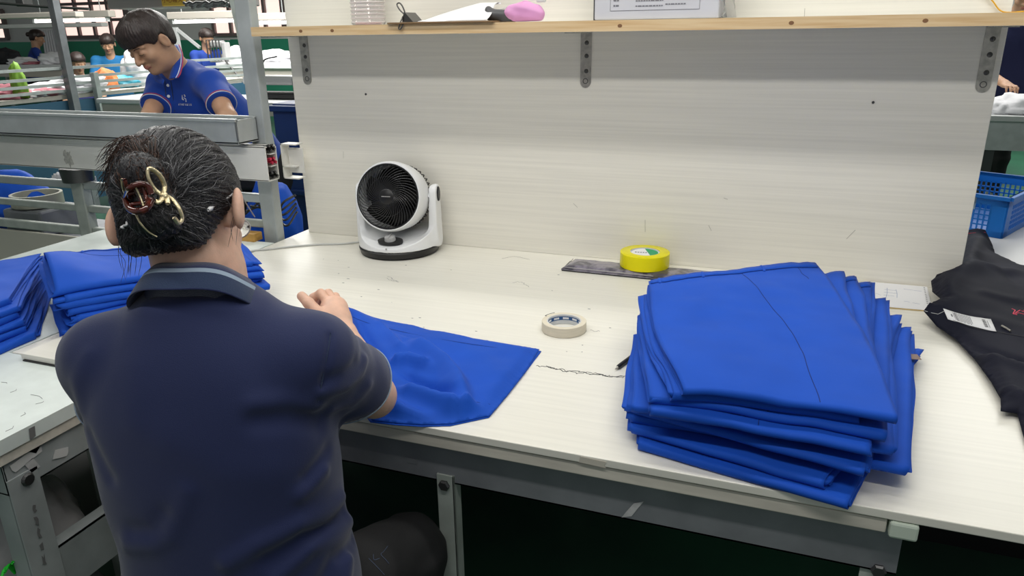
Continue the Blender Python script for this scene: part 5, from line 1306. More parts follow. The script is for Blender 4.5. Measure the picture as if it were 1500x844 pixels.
# ------------------------------------------------------------------ table fan
def fan():
    fc = onz(580, 384, TZ); bx, by = fc[0]-0.052, fc[1]+0.125; B = np.array((bx, by, TZ))
    a = math.radians(10); fw = np.array((math.sin(a), -math.cos(a), 0)); sd_ = np.array((math.cos(a), math.sin(a), 0))   # fw: front, sd_: viewer's right
    t = thing('table_fan', 'white table fan with black spiral grille standing against the panel', 'fan', B)
    mt = frame(sd_, -fw, (0, 0, 1), B)
    def ring(prof, n=56): return MB().lathe(prof, n, mat=mt)
    E_ = lambda r: r
    ring([(0, 0), (0.118, 0), (0.128, 0.006), (0.132, 0.022), (0.128, 0.026), (0, 0.026)]).build('base_foot', black_pl, t, 40)
    # white base: round foot rising into two side arms
    def basefn(P):
        q = (P-B)@np.array([sd_, -fw, (0, 0, 1.0)]).T; x, y, z = q.T
        d = np.maximum(np.hypot(x, y)-0.131+np.clip((z-0.026)/0.06, 0, 1)*0.010, np.maximum(0.0265-z, z-(0.058+0.018*np.clip(y/0.13, -1, 1)+0.030*(np.abs(x)/0.13)**3)))
        ax_ = np.abs(x)
        arm = chain(np.c_[ax_, y, z], [(0.108, 0.012, 0.05), (0.1235, 0.012, 0.11), (0.127, 0.010, 0.194)], [0.040, 0.034, 0.026])
        arm = smax(arm, np.abs(ax_-0.121)-0.0135-0.004*np.clip((0.1-z)/0.1, 0, 1), 0.004)
        d = smin(d, arm, 0.02)
        d = smax(d, -(np.linalg.norm(np.c_[x, (z-0.181)], axis=1)-0.1085), 0.006)
        return d
    V, F = sdf_mesh(basefn, B-np.array((0.17, 0.17, 0.0)), B+np.array((0.17, 0.17, 0.24)), 0.0032)
    mesh_obj('white_stand', V, F, white_pl, t)
    kb = B+fw*0.088+np.array((0, 0, 0.0555)); tilt = nrm(np.array((0, 0, 1))+fw*0.20)
    mk = frame(sd_*1.0, np.cross(tilt, sd_), tilt, kb)
    MB().lathe([(0, -0.004), (1, -0.004), (1, 0.0022), (0.94, 0.003), (0, 0.003)], 40, mat=mk @ np.diag([0.041, 0.024, 1, 1])).build('control_panel', black_pl, t, 40)
    MB().lathe([(0, 0.003), (0.018, 0.003), (0.0165, 0.016), (0.0, 0.0165)], 28, mat=mk).build('knob', grey_pl, t, 40)
    MB().box((-0.0018, -0.017, 0.0165), (0.0018, 0.017, 0.020), mat=mk, bev=0.0006).build('knob_grip', grey_pl, t)
    MB().lathe([(0, 0), (0.003, 0), (0.003, 0.0008), (0, 0.0008)], 12, mat=frame(sd_, (0, 0, 1), fw, B+fw*0.1305+np.array((0, 0, 0.040)))).build('base_mark', grey_pl, t)
    # head
    hc = B+np.array((0, 0, 0.181))+fw*0.012
    el = math.radians(12); hf = nrm(fw*math.cos(el)+np.array((0, 0, math.sin(el))))+0.0; az = math.radians(3)
    hf = nrm(hf-sd_*math.sin(az)); hx = nrm(np.cross((0, 0, 1), -hf))*-1; hx = nrm(np.cross(hf, (0, 0, 1)))*-1; hy = np.cross(hf, hx)
    if hy[2] < 0: hx, hy = -hx, -hy
    mh = frame(hx, hy, hf, hc)
    MB().lathe([(0.1000, 0.058), (0.1025, 0.066), (0.1055, 0.066), (0.1095, 0.058), (0.1105, 0.03), (0.107, -0.015), (0.100, -0.045), (0.097, -0.045), (0.104, -0.012), (0.1065, 0.03), (0.1045, 0.056)], 72, mat=mh, close=True).build('housing_ring', white_pl, t, 30)
    MB().lathe([(0.098, -0.030), (0.094, -0.062), (0.074, -0.088), (0.03, -0.102), (0, -0.104)], 56, mat=mh).build('rear_dark_shell', black_pl, t, 40)
    for k in range(40):
        a_ = 2*math.pi*k/40; P = [hc+hx*r*math.cos(a_)+hy*r*math.sin(a_)+hf*z for r, z in ((0.1035, -0.038), (0.1015, -0.064), (0.080, -0.094), (0.03, -0.108))]; MB().tube(P, 0.0022, 5).build('rear_rib', black_pl, t)
    # front spiral grille
    for k in range(44):
        P = []
        for s in np.linspace(0, 1, 14):
            r = 0.022+s*0.0785; a_ = 2*math.pi*k/44-1.15*s**0.8; z = 0.074-0.016*s**2.2
            P.append(hc+hx*r*math.cos(a_)+hy*r*math.sin(a_)+hf*z)
        MB().tube(P, 0.00105, 5).build('grille_rib', mat('grille_black', (0.035, 0.035, 0.037), 0.25), t)
    for r, z in ((0.098, 0.060), (0.062, 0.070)): MB().tube([hc+hx*r*math.cos(a_)+hy*r*math.sin(a_)+hf*z for a_ in np.linspace(0, 2*math.pi, 56, endpoint=False)], 0.0010, 5, closed=True).build('grille_ring', black_pl, t)
    MB().lathe([(0.1005, 0.060), (0.103, 0.066), (0.098, 0.066)], 56, mat=mh, close=True).build('grille_rim', black_pl, t, 40)
    MB().lathe([(0, 0.078), (0.020, 0.0775), (0.0245, 0.074), (0.0245, 0.068), (0, 0.068)], 32, mat=mh).build('hub_badge', black_pl, t, 40)
    for k in range(8): MB().box((-0.0145+0.0037*k, -0.0012, 0.0782), (-0.0145+0.0037*k+0.0026, 0.0014, 0.0785), mat=mh).build('badge_letter', grey_pl, t)
    for k in range(5):
        a0 = 2*math.pi*k/5; nn = 8; V = []
        for i in range(nn+1):
            for j in range(nn+1):
                r = 0.020+0.072*i/nn; a_ = a0+(j/nn-0.5)*(0.95)+0.35*i/nn; z = 0.035-0.034*(j/nn)+0.006; V.append(hc+hx*r*math.cos(a_)+hy*r*math.sin(a_)+hf*z)
        F = [(i*(nn+1)+j, i*(nn+1)+j+1, (i+1)*(nn+1)+j+1, (i+1)*(nn+1)+j) for i in range(nn) for j in range(nn)]
        b_ = mesh_obj('blade', V, F, mat('matt_black_blade', (0.004, 0.004, 0.004), 0.7, spec=0.2), t); b_.modifiers.new('thick', 'SOLIDIFY').thickness = 0.002
    MB().lathe([(0, 0.05), (0.02, 0.05), (0.022, -0.03), (0, -0.03)], 24, mat=mh).build('motor_hub', black_pl, t, 40)
    for s in (1, -1):
        c = B+sd_*s*0.1345-fw*0.010+np.array((0, 0, 0.189)); MB().lathe([(0, 0.0), (1, 0.0), (1, 0.0030), (0.9, 0.0045), (0, 0.0045)], 32, mat=frame(-fw*0.0125, np.array((0, 0, 0.0235)), sd_*s, c)).build('pivot_cap', black_pl, t, 40)
        MB().tube([B+sd_*s*0.1105+np.array((0, 0, 0.181)), B+sd_*s*0.120+np.array((0, 0, 0.187))], 0.012, 16).build('pivot', white_pl, t, True)
    # mains lead running left along the table
    st = B-fw*0.10-sd_*0.07+np.array((0, 0, 0.012))
    P = spline([st, onz(505, 357, TZ+0.0035), onz(470, 358, TZ+0.0035), onz(430, 361, TZ+0.0035), onz(395, 365, TZ+0.0035), onz(368, 368, TZ+0.0035), onz(330, 380, TZ+0.0035)], 8)
    MB().tube(P, 0.0032, 8).build('power_cord', mat('pale_cord', (0.55, 0.56, 0.54), 0.5), t, True)
fan()

# ------------------------------------------------------------------ things on the shelf
z = SZ1+0.0004
q = ony(540, 33, 2.07); c = np.array((q[0], 2.07, z))
prof = [(0, 0), (0.046, 0), (0.050, 0.004)]
for k in range(11): prof += [(0.0515, 0.008+k*0.011), (0.049, 0.0135+k*0.011)]
prof += [(0.044, 0.135), (0.026, 0.15), (0.026, 0.175), (0.0245, 0.175), (0.0245, 0.151), (0.043, 0.134)]
for k in reversed(range(11)): prof += [(0.0478, 0.0135+k*0.011), (0.0503, 0.008+k*0.011)]
prof += [(0.0485, 0.005), (0.045, 0.0012), (0, 0.0012)]
t = thing('ribbed_bottle', 'clear ribbed plastic bottle standing on the shelf above the fan', 'bottle', c)
MB().lathe(prof, 48, mat=frame((1, 0, 0), (0, 1, 0), (0, 0, 1), c)).build('bottle_body', mat('thin_clear_plastic', (0.97, 0.95, 0.95), 0.05, trans=0.85, ior=1.33), t, 40)
for k in range(10): MB().tube(ring_pts(c+np.array((0, 0, 0.008+k*0.011)), (0, 0, 1), 0.0515, 40), 0.0009, 6, closed=True).build('rib', mat('pink_rib_highlight', (0.80, 0.70, 0.70), 0.2), t, True)  # opaque pale pink tubes paint the highlights onto the clear ribs
MB().lathe([(0, 0.0016), (0.040, 0.0016), (0.040, 0.0035), (0, 0.0035)], 32, mat=frame((1, 0, 0), (0, 1, 0), (0, 0, 1), c)).build('pink_dregs', mat('pink_residue', (0.75, 0.38, 0.36), 0.5), t, 40)
# clipboard with bulldog clip and paper
xa, xb = ony(574, 38, 2.00)[0], ony(728, 38, 2.00)[0]
cb = thing('clipboard', 'brown clipboard with a bulldog clip lying on the shelf edge', 'clipboard', ((xa+xb)/2, 2.02, z))
MB().box((xa, 1.972, z), (xb, 2.15, z+0.0045), bev=0.001).build('board', mat('brown_hardboard', (0.20, 0.12, 0.055), 0.6, var=0.15, vscale=(12, 12, 12)), cb)
x0 = ony(592, 30, 1.99)[0]; 
mb = MB(); mb.prism([(-0.004, 0), (0.030, 0), (0.028, 0.003), (0.006, 0.026), (0.002, 0.026)], 1.985, 2.05, mat=frame((1, 0, 0), (0, 0, 1), (0, -1, 0), (x0, 0, z+0.005)) @ np.diag([1, 1, -1, 1])); darkclip = mat('dark_clip_metal', (0.12, 0.115, 0.11), 0.3, metal=0.8); cl = mb.build('clip_body', darkclip, cb)
MB().tube(spline([(x0+0.004, 1.985, z+0.026), (x0-0.010, 1.986, z+0.038), (x0-0.018, 1.987, z+0.052), (x0-0.010, 1.988, z+0.056), (x0-0.001, 1.988, z+0.046), (x0+0.006, 1.988, z+0.028)], 6), 0.0022, 8).build('clip_loop', darkclip, cb, True)
MB().tube(spline([(x0+0.000, 1.984, z+0.020), (x0-0.006, 1.976, z+0.002), (x0-0.010, 1.974, z-0.012), (x0-0.003, 1.974, z-0.012), (x0+0.006, 1.978, z+0.004)], 6), 0.0022, 8).build('clip_loop', darkclip, cb, True)
pa_ = [ony(612, 28, 2.0), ony(640, 36, 1.985), ony(716, 34, 1.99), ony(716, 9, 2.05), ony(660, 6, 2.08), ony(630, 20, 2.06)]
xs0, xs1 = ony(608, 30, 2.0)[0], ony(716, 30, 2.0)[0]
nu_, nv_ = 24, 16; V = []
for i in range(nu_+1):
    u = i/nu_; x = xs0+(xs1-xs0)*u; rise = 0.048*min(1, u*1.35)**0.8
    for j in range(nv_+1):
        a_ = -0.55+j/nv_*4.1
        R_ = max(0.002, rise/2); y = 2.035-0.055*math.cos(a_)*(0.35+0.65*min(1, u*1.4)); zz_ = z+0.0055+R_*(1-math.cos(a_-0.55+0.55))*0.98 if False else z+0.0058+R_*(1+math.sin(a_-math.pi/2+0.2))
        if j < 4 and 0.15 < u < 0.42: zz_ -= 0.002
        V.append((x+0.006*math.sin(a_*2)*u, y, max(z+0.0052, zz_)))
F = [(i*(nv_+1)+j, i*(nv_+1)+j+1, (i+1)*(nv_+1)+j+1, (i+1)*(nv_+1)+j) for i in range(nu_) for j in range(nv_)]
t = thing('rolled_paper', 'sheet of white paper curled up on the clipboard', 'paper', ((xs0+xs1)/2, 2.03, z+0.005))
o = mesh_obj('paper_sheet', V, F, paper, t); o.modifiers.new('thick', 'SOLIDIFY').thickness = 0.0006
# pink handled tape dispenser in a clear bag
x1, x2, x3 = ony(712, 25, 2.02)[0], ony(742, 25, 2.02)[0], ony(799, 25, 2.02)[0]
t = thing('pink_dispenser', 'pink tool with dark grey neck lying on the shelf beside the rolled paper', 'tool', ((x1+x3)/2, 2.03, z))
def pk(P):
    d = chain(P, [(x2+0.012, 2.03, z+0.0235), (x2+0.05, 2.03, z+0.027), (x3-0.030, 2.03, z+0.024)], [0.021, 0.025, 0.021], 0.01)
    d = smin(d, chain(P, [(x2+0.03, 2.02, z+0.012), (x3-0.016, 2.02, z+0.016)], [0.012, 0.0135]), 0.01)
    return smax(d+0.0015*np.sin((P[:, 2]-z)*260+P[:, 0]*60)*0.5, -(P[:, 2]-z-0.0005), 0.003)
V, F = sdf_mesh(pk, np.array((x2-0.03, 1.97, z-0.01)), np.array((x3+0.02, 2.09, z+0.07)), 0.0025); mesh_obj('pink_body', V, F, mat('pink_plastic', (0.66, 0.30, 0.55), 0.45), t)
def gk(P):
    d = chain(P, [(x1+0.004, 2.03, z+0.033), (x1+0.012, 2.03, z+0.020), (x2+0.018, 2.03, z+0.016)], [0.010, 0.015, 0.0155], 0.008); return smax(d, -(P[:, 2]-z-0.0005), 0.003)
V, F = sdf_mesh(gk, np.array((x1-0.03, 1.98, z-0.01)), np.array((x2+0.05, 2.08, z+0.07)), 0.0025); mesh_obj('grey_neck', V, F, mat('charcoal_plastic', (0.07, 0.07, 0.075), 0.4), t)
MB().tube(spline([(x1+0.02, 2.035, z+0.030), (x2+0.01, 2.035, z+0.042), (x2+0.05, 2.035, z+0.052), (x3-0.012, 2.035, z+0.056)], 6), 0.0016, 6, flat=0.5).build('clear_strip', mat('clear_strip', (0.7, 0.72, 0.7), 0.15), t, True)
MB().box((x3-0.03, 2.03, z+0.049), (x3-0.004, 2.04, z+0.058), bev=0.003).build('clear_tip', mat('clear_strip', (0.7, 0.72, 0.7), 0.15), t)
# white carton with printed frame
x0, x1 = ony(870, 28, 1.99)[0], ony(1052, 24, 1.99)[0]
t = thing('carton', 'white cardboard carton with a printed label frame on the shelf', 'box', ((x0+x1)/2, 2.06, z))
cartm = mat('white_carton', (0.62, 0.62, 0.65), 0.6, var=0.03, vscale=(8, 8, 8))
MB().box((x0, 1.992, z), (x1, 2.14, z+0.16), bev=0.004).build('carton_body', cartm, t)
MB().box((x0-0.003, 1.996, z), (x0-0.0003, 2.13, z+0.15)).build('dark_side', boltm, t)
F0 = 1.9915; xL, xR = ony(894, 10, F0)[0], ony(1025, 5, F0)[0]; zB = z+0.022
for (a_, b_) in (((xL, zB), (xR, zB)), ((xL, zB), (xL, zB+0.12)), ((xR, zB), (xR, zB+0.12)), ((xL, zB+0.12), (xR, zB+0.12))):
    MB().tube([(a_[0], F0, a_[1]), (b_[0], F0, b_[1])], 0.0005, 5).build('frame_line', greyink, t)
rr = np.random.RandomState(5)
def print_row(xa_, xb_, zz_, hgt):
    x = xa_; mb = MB()
    while x < xb_: wd = rr.uniform(0.003, 0.010); mb.box((x, F0-0.0002, zz_-hgt/2), (min(x+wd, xb_), F0+0.0002, zz_+hgt/2)); x += wd+0.0016
    mb.build('printed_row', greyink, t)
for row in range(8):
    zz_ = zB+0.012+row*0.0125
    print_row(xL+0.008, xL+0.022, zz_, 0.004); print_row(xL+0.065, xL+0.135, zz_-0.002, 0.003)
    if row % 2 == 0: print_row(xL+0.14, xL+0.19, zz_+0.001, 0.003)
bagm = mat('clear_film', (0.9, 0.9, 0.9), 0.12, trans=0.85, ior=1.05)
V = []; 
for i in range(9):
    for j in range(13):
        V.append((x1+0.006+0.018*math.sin(j*0.7+i)*0.4+i*0.0025, 1.998+0.015*i, z+0.002+j*0.013))
F = [(i*13+j, i*13+j+1, (i+1)*13+j+1, (i+1)*13+j) for i in range(8) for j in range(12)]
o = mesh_obj('clear_film', V, F, bagm, t); o.modifiers.new('thick', 'SOLIDIFY').thickness = 0.0005
# yellow strap hanging at the right end of the shelf
q0, q1 = ony(1441, -12, 2.163), ony(1467, 15, 2.163)
tag(MB().tube(spline([q0+np.array((-0.06, 0, 0.07)), q0, (q0+q1)/2, np.array((q1[0]+0.004, 2.160, SZ1+0.003)), np.array((q1[0]+0.05, 2.12, SZ1+0.003))], 6), 0.0042, 6, flat=0.35).build('yellow_strap', mat('yellow_strap', (0.80, 0.42, 0.02), 0.5), None, True), 'yellow orange strap on the right end of the shelf', 'strap')

# ------------------------------------------------------------------ under the side table at lower left
tag(MB().box((-2.25, 0.85, 0.30), (-1.36, 1.85, 0.32)).build('under_shelf', black_pl, None), 'dark shelf board under the side table', 'shelf')
for (x, y, r, sd_, lb) in ((-1.50, 0.90, (0.13, 0.12, 0.24), 70, 'white garment bundle behind the side table leg, ribbed cuff showing'), (-1.80, 0.92, (0.12, 0.10, 0.22), 74, 'white garment bundle deeper in under the side table, near the left frame edge')):
    lump('garment_bundle', lb, 'garments', (x, y, 0.321), r, mat('grey_white_knit', (0.42, 0.41, 0.41), 0.9, bump=0.3, bscale=70), sd_, 0.22, 2.4)
lump('lower_bundle', 'pale garment bundle on the floor under the side table', 'garments', (-1.55, 0.90, 0.0), (0.18, 0.18, 0.27), mat('grey_white_knit', (0.42, 0.41, 0.41), 0.9), 76, 0.2, 2.4)
q = onx(18, 828, -1.34); mb = MB()
for k in range(14):
    a_ = random.uniform(-1.2, 1.2); mb.tube(spline([q+np.array((0, 0, -0.02)), q+np.array((0.01, 0.02*math.sin(a_), 0.012)), q+np.array((0.02, 0.055*math.sin(a_), 0.02*math.cos(a_*2)))], 4), 0.0022, 5)
tag(mb.build('green_ribbon', mat('neon_green', (0.02, 0.62, 0.04), 0.5), None, True), 'bright green ribbon tuft on the bundle at the lower left corner', 'ribbon')
# ------------------------------------------------------------------ the other workers
def worker(label, head, FH, UH, neck, sh, el, wr, hip, kn, an, FB, res, shirt, hairm, skinm, trm=blackcloth, scale=1.0, sleeve=0.6, half=(0.165, 0.11), face=True, hairstyle='short', hands=None, hres=None, name='person'):
    """sh/el/wr/hip/kn/an: (right, left) pairs"""
    s = scale; FB = nrm(FB); A = head_axes(FH, UH); HC = np.array(head, float)
    g = lambda x, y, z: HC+s*(x*A[0]+y*A[1]+z*A[2])
    neck = np.array(neck, float); sh, el, wr, hip, kn, an = [[np.array(q, float) for q in p] for p in (sh, el, wr, hip, kn, an)]
    hc = (hip[0]+hip[1])/2; W = thing(name, label, 'person', (an[0][0]*0.5+an[1][0]*0.5, an[0][1]*0.5+an[1][1]*0.5, 0.0))
    skull = g(0, -0.03, -0.05)
    w_, e_ = half
    ch = (sh[0]+sh[1])/2
    secs = [(hc+(hc-ch)*0.05, w_*1.02, e_*1.12), (hc*0.7+ch*0.3, w_*0.98, e_*1.12), (hc*0.35+ch*0.65, w_*1.02, e_*1.08), (hc*0.1+ch*0.9, w_*0.88, e_*0.9), (ch*0.5+neck*0.5, w_*0.55, e_*0.62), (neck, 0.06*s, 0.055*s)]
    def hand(P, k):
        d_ = nrm(wr[k]-el[k]) if hands is None else nrm(np.array(hands[k])-wr[k])
        return rest_hand(P, wr[k], d_, (0, 0, 1), -1 if k == 0 else 1, 0.95*s)
    def sk(P):
        d = head_sdf(P, HC, A, s)
        d = smin(d, chain(P, [neck-np.array((0, 0, 0.04)), skull], [0.056*s, 0.050*s]), 0.025)
        d = smin(d, cap(P, neck+FB*0.02, g(0, 0.015, -0.07), 0.046*s, 0.042*s), 0.03)
        d = smin(d, loft(P, [(c, a-0.02, b-0.02) for c, a, b in secs], FB), 0.03)
        for k in (0, 1):
            d = smin(d, chain(P, [sh[k], el[k]], [0.045*s, 0.038*s]), 0.02)
            m = el[k]+0.3*(wr[k]-el[k]); d = smin(d, chain(P, [el[k], m, wr[k]], [0.038*s, 0.039*s, 0.026*s], 0.01), 0.012)
            d = smin(d, hand(P, k), 0.012)
            d = smin(d, chain(P, [hip[k], kn[k], an[k]], [0.07*s, 0.05*s, 0.035*s]), 0.03)
            d = smin(d, cap(P, an[k]-[0, 0, 0.03], an[k]+FB*0.12-[0, 0, 0.045], 0.03, 0.022), 0.02)
        return d
    allp = np.array([HC]+sh+el+wr+hip+kn+an); lo, hi = allp.min(0)-0.24, allp.max(0)+0.24; lo[2] = max(lo[2], -0.02)
    V, F = sdf_mesh(sk, lo, hi, res); body = mesh_obj('body', V, F, [skinm, lip], W)
    q = (V-HC)@A.T/s; fc = q[F].mean(1)
    lm = (np.abs(fc[:, 0]) < 0.019) & (fc[:, 1] > 0.082) & (np.abs(fc[:, 2]+0.0555) < 0.0085)
    body.data.polygons.foreach_set('material_index', lm.astype(np.int32))
    ends = []
    def polo(P):
        d = loft(P, secs, FB)
        ends.clear()
        for k in (0, 1):
            e1 = sh[k]+sleeve*(el[k]-sh[k]); ends.append((e1, nrm(el[k]-sh[k])))
            d = smin(d, cap(P, neck-np.array((0, 0, 0.035)), sh[k], 0.042*s, 0.054*s), 0.05)
            d = smin(d, smin(ell(P, sh[k], (0.062*s,)*3), frust(P, sh[k], e1, 0.060*s, 0.062*s), 0.02), 0.035)
        d = d-0.006*vnoise(P, (9, 9, 5), 1)-0.004*vnoise(P, (24, 24, 12), 2)
        d = smax(d, -cap(P, neck+FB*0.045+[0, 0, 0.01], g(0, 0.05, -0.09), 0.052*s, 0.056*s), 0.006)
        return d
    lo2, hi2 = np.array([c for c, *_ in secs]+sh+el).min(0)-0.22, np.array([c for c, *_ in secs]+sh+el).max(0)+0.22
    V, F = sdf_mesh(polo, lo2, hi2, res*1.2); po = mesh_obj('polo_shirt', V, F, shirt, W)
    def tf(P):
        d = loft(P, [(hc+[0, 0, -0.10], w_*0.97, e_*1.15), (hc, w_*0.98, e_*1.12), (hc+[0, 0, 0.07], w_*0.9, e_)], FB)
        for k in (0, 1):
            d = smin(d, cap(P, hip[k], kn[k], 0.088*s, 0.068*s), 0.05); d = smin(d, frust(P, kn[k], an[k], 0.066*s, 0.058*s), 0.03)
        return d-0.008*vnoise(P, (13, 13, 13), 5)
    lo3, hi3 = np.array(hip+kn+an).min(0)-0.2, np.array(hip+kn+an).max(0)+0.2; lo3[2] = max(lo3[2], -0.02)
    V, F = sdf_mesh(tf, lo3, hi3, max(res*1.6, 0.009)); mesh_obj('trousers', V, F, trm, W)
    shoe = mat('dark_shoe', (0.03, 0.03, 0.03), 0.5); R_ = np.cross(FB, (0, 0, 1))
    for k in (0, 1):
        ax_ = an[k]
        def shf(P):
            c = ax_+FB*0.05; d = ell(P, (c[0], c[1], 0.04), (0.046, 0.13, 0.05), np.array([R_, FB, (0, 0, 1.)])); d = smin(d, cap(P, ax_-[0, 0, 0.02], ax_, 0.04, 0.042), 0.03); return smax(d, -P[:, 2]+0.001, 0.004)
        V, F = sdf_mesh(shf, ax_+np.array((-0.22, -0.22, -ax_[2]-0.01)), ax_+np.array((0.22, 0.22, 0.10)), 0.011)
        if len(F): mesh_obj('shoe', V, F, shoe, W)
    if hairstyle == 'short': hy, hz = [-0.13, -0.07, -0.045, -0.02, 0.0, 0.03, 0.06, 0.075, 0.10], [-0.06, -0.055, -0.03, 0.022, 0.030, 0.006, 0.030, 0.034, 0.036]
    else: hy, hz = [-0.13, -0.07, -0.04, -0.02, 0.0, 0.03, 0.06, 0.10], [-0.085, -0.08, -0.06, 0.0, 0.02, 0.03, 0.05, 0.06]
    def hf(P):
        q = (P-HC)@A.T/s
        d = ell(q, (0, -0.014, 0.042), (0.0885, 0.110, 0.098)); d = smin(d, ell(q, (0, 0.040, 0.070), (0.070, 0.062, 0.058)), 0.03)
        d = smin(d, ell(q, (0, -0.05, -0.02), (0.064, 0.055, 0.05)), 0.03)
        if hairstyle == 'bun': d = smin(d, ell(q, (0, -0.125, 0.02), (0.035, 0.032, 0.035)), 0.01)
        d = smax(d, (np.interp(q[:, 1], hy, hz)-q[:, 2])*0.75, 0.008)
        d = d-0.0008*np.sin(np.arctan2(q[:, 0], q[:, 1]+0.02)*60+9*vnoise(q, (20, 20, 20), 8))-0.009*vnoise(q, (26, 26, 12), 9)-0.004*vnoise(q, (60, 60, 20), 10)
        return d*s
    V, F = sdf_mesh(hf, HC-0.2*s, HC+0.2*s, hres or res); ho = mesh_obj('hair', V, F, hairm, W)
    return W, po, ho, polo, sk, ends, A, HC, g

# the near worker across the aisle
FH = nrm((-0.02, -0.84, -0.50)); FH = nrm(np.array((-0.10, -0.82, -0.52)))
ur = np.cross(np.cross(FH, (0, 0, 1)), FH); ra = nrm(np.cross(FH, (0, 0, 1))); tl = math.radians(8)
UH = math.cos(tl)*nrm(ur)+math.sin(tl)*ra
hp = pd(221, 64, 2.82)
nk = pd(262, 97, 2.97)
shL_, shR_ = pd(309, 124, 2.92), pd(240, 124, 3.06)
W2, po2, ho2, polo2f, sk2, ends2, A2, HC2, g2 = worker(
    'person leaning over the rack in royal blue polo with short dark hair, looking down', hp, FH, UH, nk,
    (shR_, shL_), (pd(217, 176, 2.92), pd(334, 172, 2.80)), (pd(196, 200, 2.88), pd(312, 210, 2.76)),
    ((-2.42, 2.80, 0.86), (-2.22, 2.80, 0.86)), ((-2.42, 2.78, 0.46), (-2.22, 2.78, 0.46)), ((-2.42, 2.80, 0.10), (-2.22, 2.80, 0.10)),
    (0.05, -1, 0), 0.0048, polo2, hair2m, skin2, half=(0.170, 0.115), sleeve=0.62, hres=0.0036, scale=0.9)
def bl(fn, px, py, off=0.0015):
    h_ = march(fn, px, py); return None if h_ is None else h_+off*nrm(CAM-h_)
def put(fn, pxs, off=0.0015): return [q for q in (bl(fn, a, b, off) for a, b in pxs) if q is not None]
# striped collar with two leaves, placket, buttons
def leaf(pxs_top, pxs_bot, name='collar_leaf'):
    a = put(polo2f, pxs_top, 0.006); b = put(polo2f, pxs_bot, 0.004)
    return a, b
whitem = mat('white_trim', (0.62, 0.62, 0.68), 0.8); redtrim = mat('red_trim', (0.42, 0.05, 0.10), 0.8)
cl_ = MB()
ctop = [pd(x, y, d) for x, y, d in ((252, 68, 2.985), (256, 76, 2.93), (256, 90, 2.885), (251, 104, 2.865), (248, 116, 2.86))]
cbot = [pd(x, y, d) for x, y, d in ((263, 66, 2.99), (268, 80, 2.92), (268, 95, 2.88), (265, 108, 2.865), (261, 114, 2.86))]
# push the collar leaf just outside the shirt
def outside(p, off):
    d = polo2f(p[None])[0]
    for _ in range(12):
        if d >= off: break
        p = p+nrm(CAM-p)*max(0.002, off-d); d = polo2f(p[None])[0]
    return p
ct = spline([outside(p, 0.012) for p in ctop], 5); cbm = spline([outside(p, 0.008) for p in cbot], 5); n = len(ct)
V = []; 
for i in range(n):
    for v in (0, 0.35, 0.7, 0.78, 0.86, 1.0): V.append(ct[i]*(1-v)+cbm[i]*v+nrm(CAM-ct[i])*0.006*math.sin(v*3.1))
F = []; fm = []
for i in range(n-1):
    for j in range(5): F.append((i*6+j, i*6+j+1, (i+1)*6+j+1, (i+1)*6+j)); fm.append([0, 0, 1, 2, 0][j] if False else [0, 0, 1, 0, 2][j])
co = mesh_obj('collar', V, F, [polo2, whitem, redtrim], po2, True, fm); co.modifiers.new('thick', 'SOLIDIFY').thickness = 0.003
ct2 = [outside(pd(x, y, d), 0.010) for x, y, d in ((228, 101, 2.93), (233, 110, 2.90), (240, 117, 2.87))]; cb2 = [outside(pd(x, y, d), 0.006) for x, y, d in ((222, 104, 2.94), (227, 118, 2.90), (238, 124, 2.87))]
V = []; 
for a_, b_ in zip(spline(ct2, 4), spline(cb2, 4)): V += [a_, (a_+b_)/2+nrm(CAM-a_)*0.003, b_]
F = [(i*3+j, i*3+j+1, i*3+j+4, i*3+j+3) for i in range(len(V)//3-1) for j in (0, 1)]
co = mesh_obj('collar', V, F, polo2, po2); co.modifiers.new('thick', 'SOLIDIFY').thickness = 0.003
for pxs in (((241, 118), (243, 140), (246, 166)), ((250, 118), (253, 140), (256, 164))):
    P = put(polo2f, pxs, 0.0012); 
    if len(P) > 2: MB().tube(spline(P, 6), 0.0016, 5).build('placket_edge', navyrib, po2, True)
for px, py in ((246, 125), (247, 141)):
    q = bl(polo2f, px, py, 0.002); v = nrm(CAM-q); x_ = nrm(np.cross(v, (0, 0, 1))); MB().lathe([(0, 0.003), (0.0055, 0.0025), (0.006, 0), (0, -0.001)], 14, mat=frame(x_, np.cross(v, x_), v, q)).build('button', white_pl, po2, 40)
# chest emblem and line of lettering beneath it
q = bl(polo2f, 270, 147, 0.002)
for pts in ([(267.0, 139.5), (267.3, 145), (269.5, 146.5)], [(269.8, 138.2), (271.2, 141.6)], [(269.4, 143.2), (272.0, 145.2), (272.6, 149.2)]):
    P = put(polo2f, pts, 0.0022); 
    if len(P) > 1: MB().tube(spline(P, 5) if len(P) > 2 else np.array(P), 0.0032, 6, flat=0.5).build('emblem', whitem, po2, True)
for k in range(9):
    x_ = 262.6+k*2.15; P = put(polo2f, [(x_, 151.4+0.06*k), (x_+(0.5 if k % 3 else -0.4), 154.2+0.06*k)], 0.0018)
    if len(P) > 1: MB().tube(np.array(P), 0.0019, 5, flat=0.5).build('lettering', whitem, po2, True)
# striped sleeve bands
for k in (0, 1):
    c, ax = ends2[k]
    for off, m in ((0.004, whitem), (0.011, redtrim)):
        P = ring_pts(c-ax*off, ax, 0.060, 48)
        for _ in range(6):
            d = polo2f(P); gr = np.stack([polo2f(P+np.eye(3)[j]*0.002)-d for j in range(3)], 1)/0.002; P = P-(d-0.001)[:, None]*gr*0.6
        MB().tube(P, 0.0018, 6, closed=True).build('sleeve_band', m, po2, True)
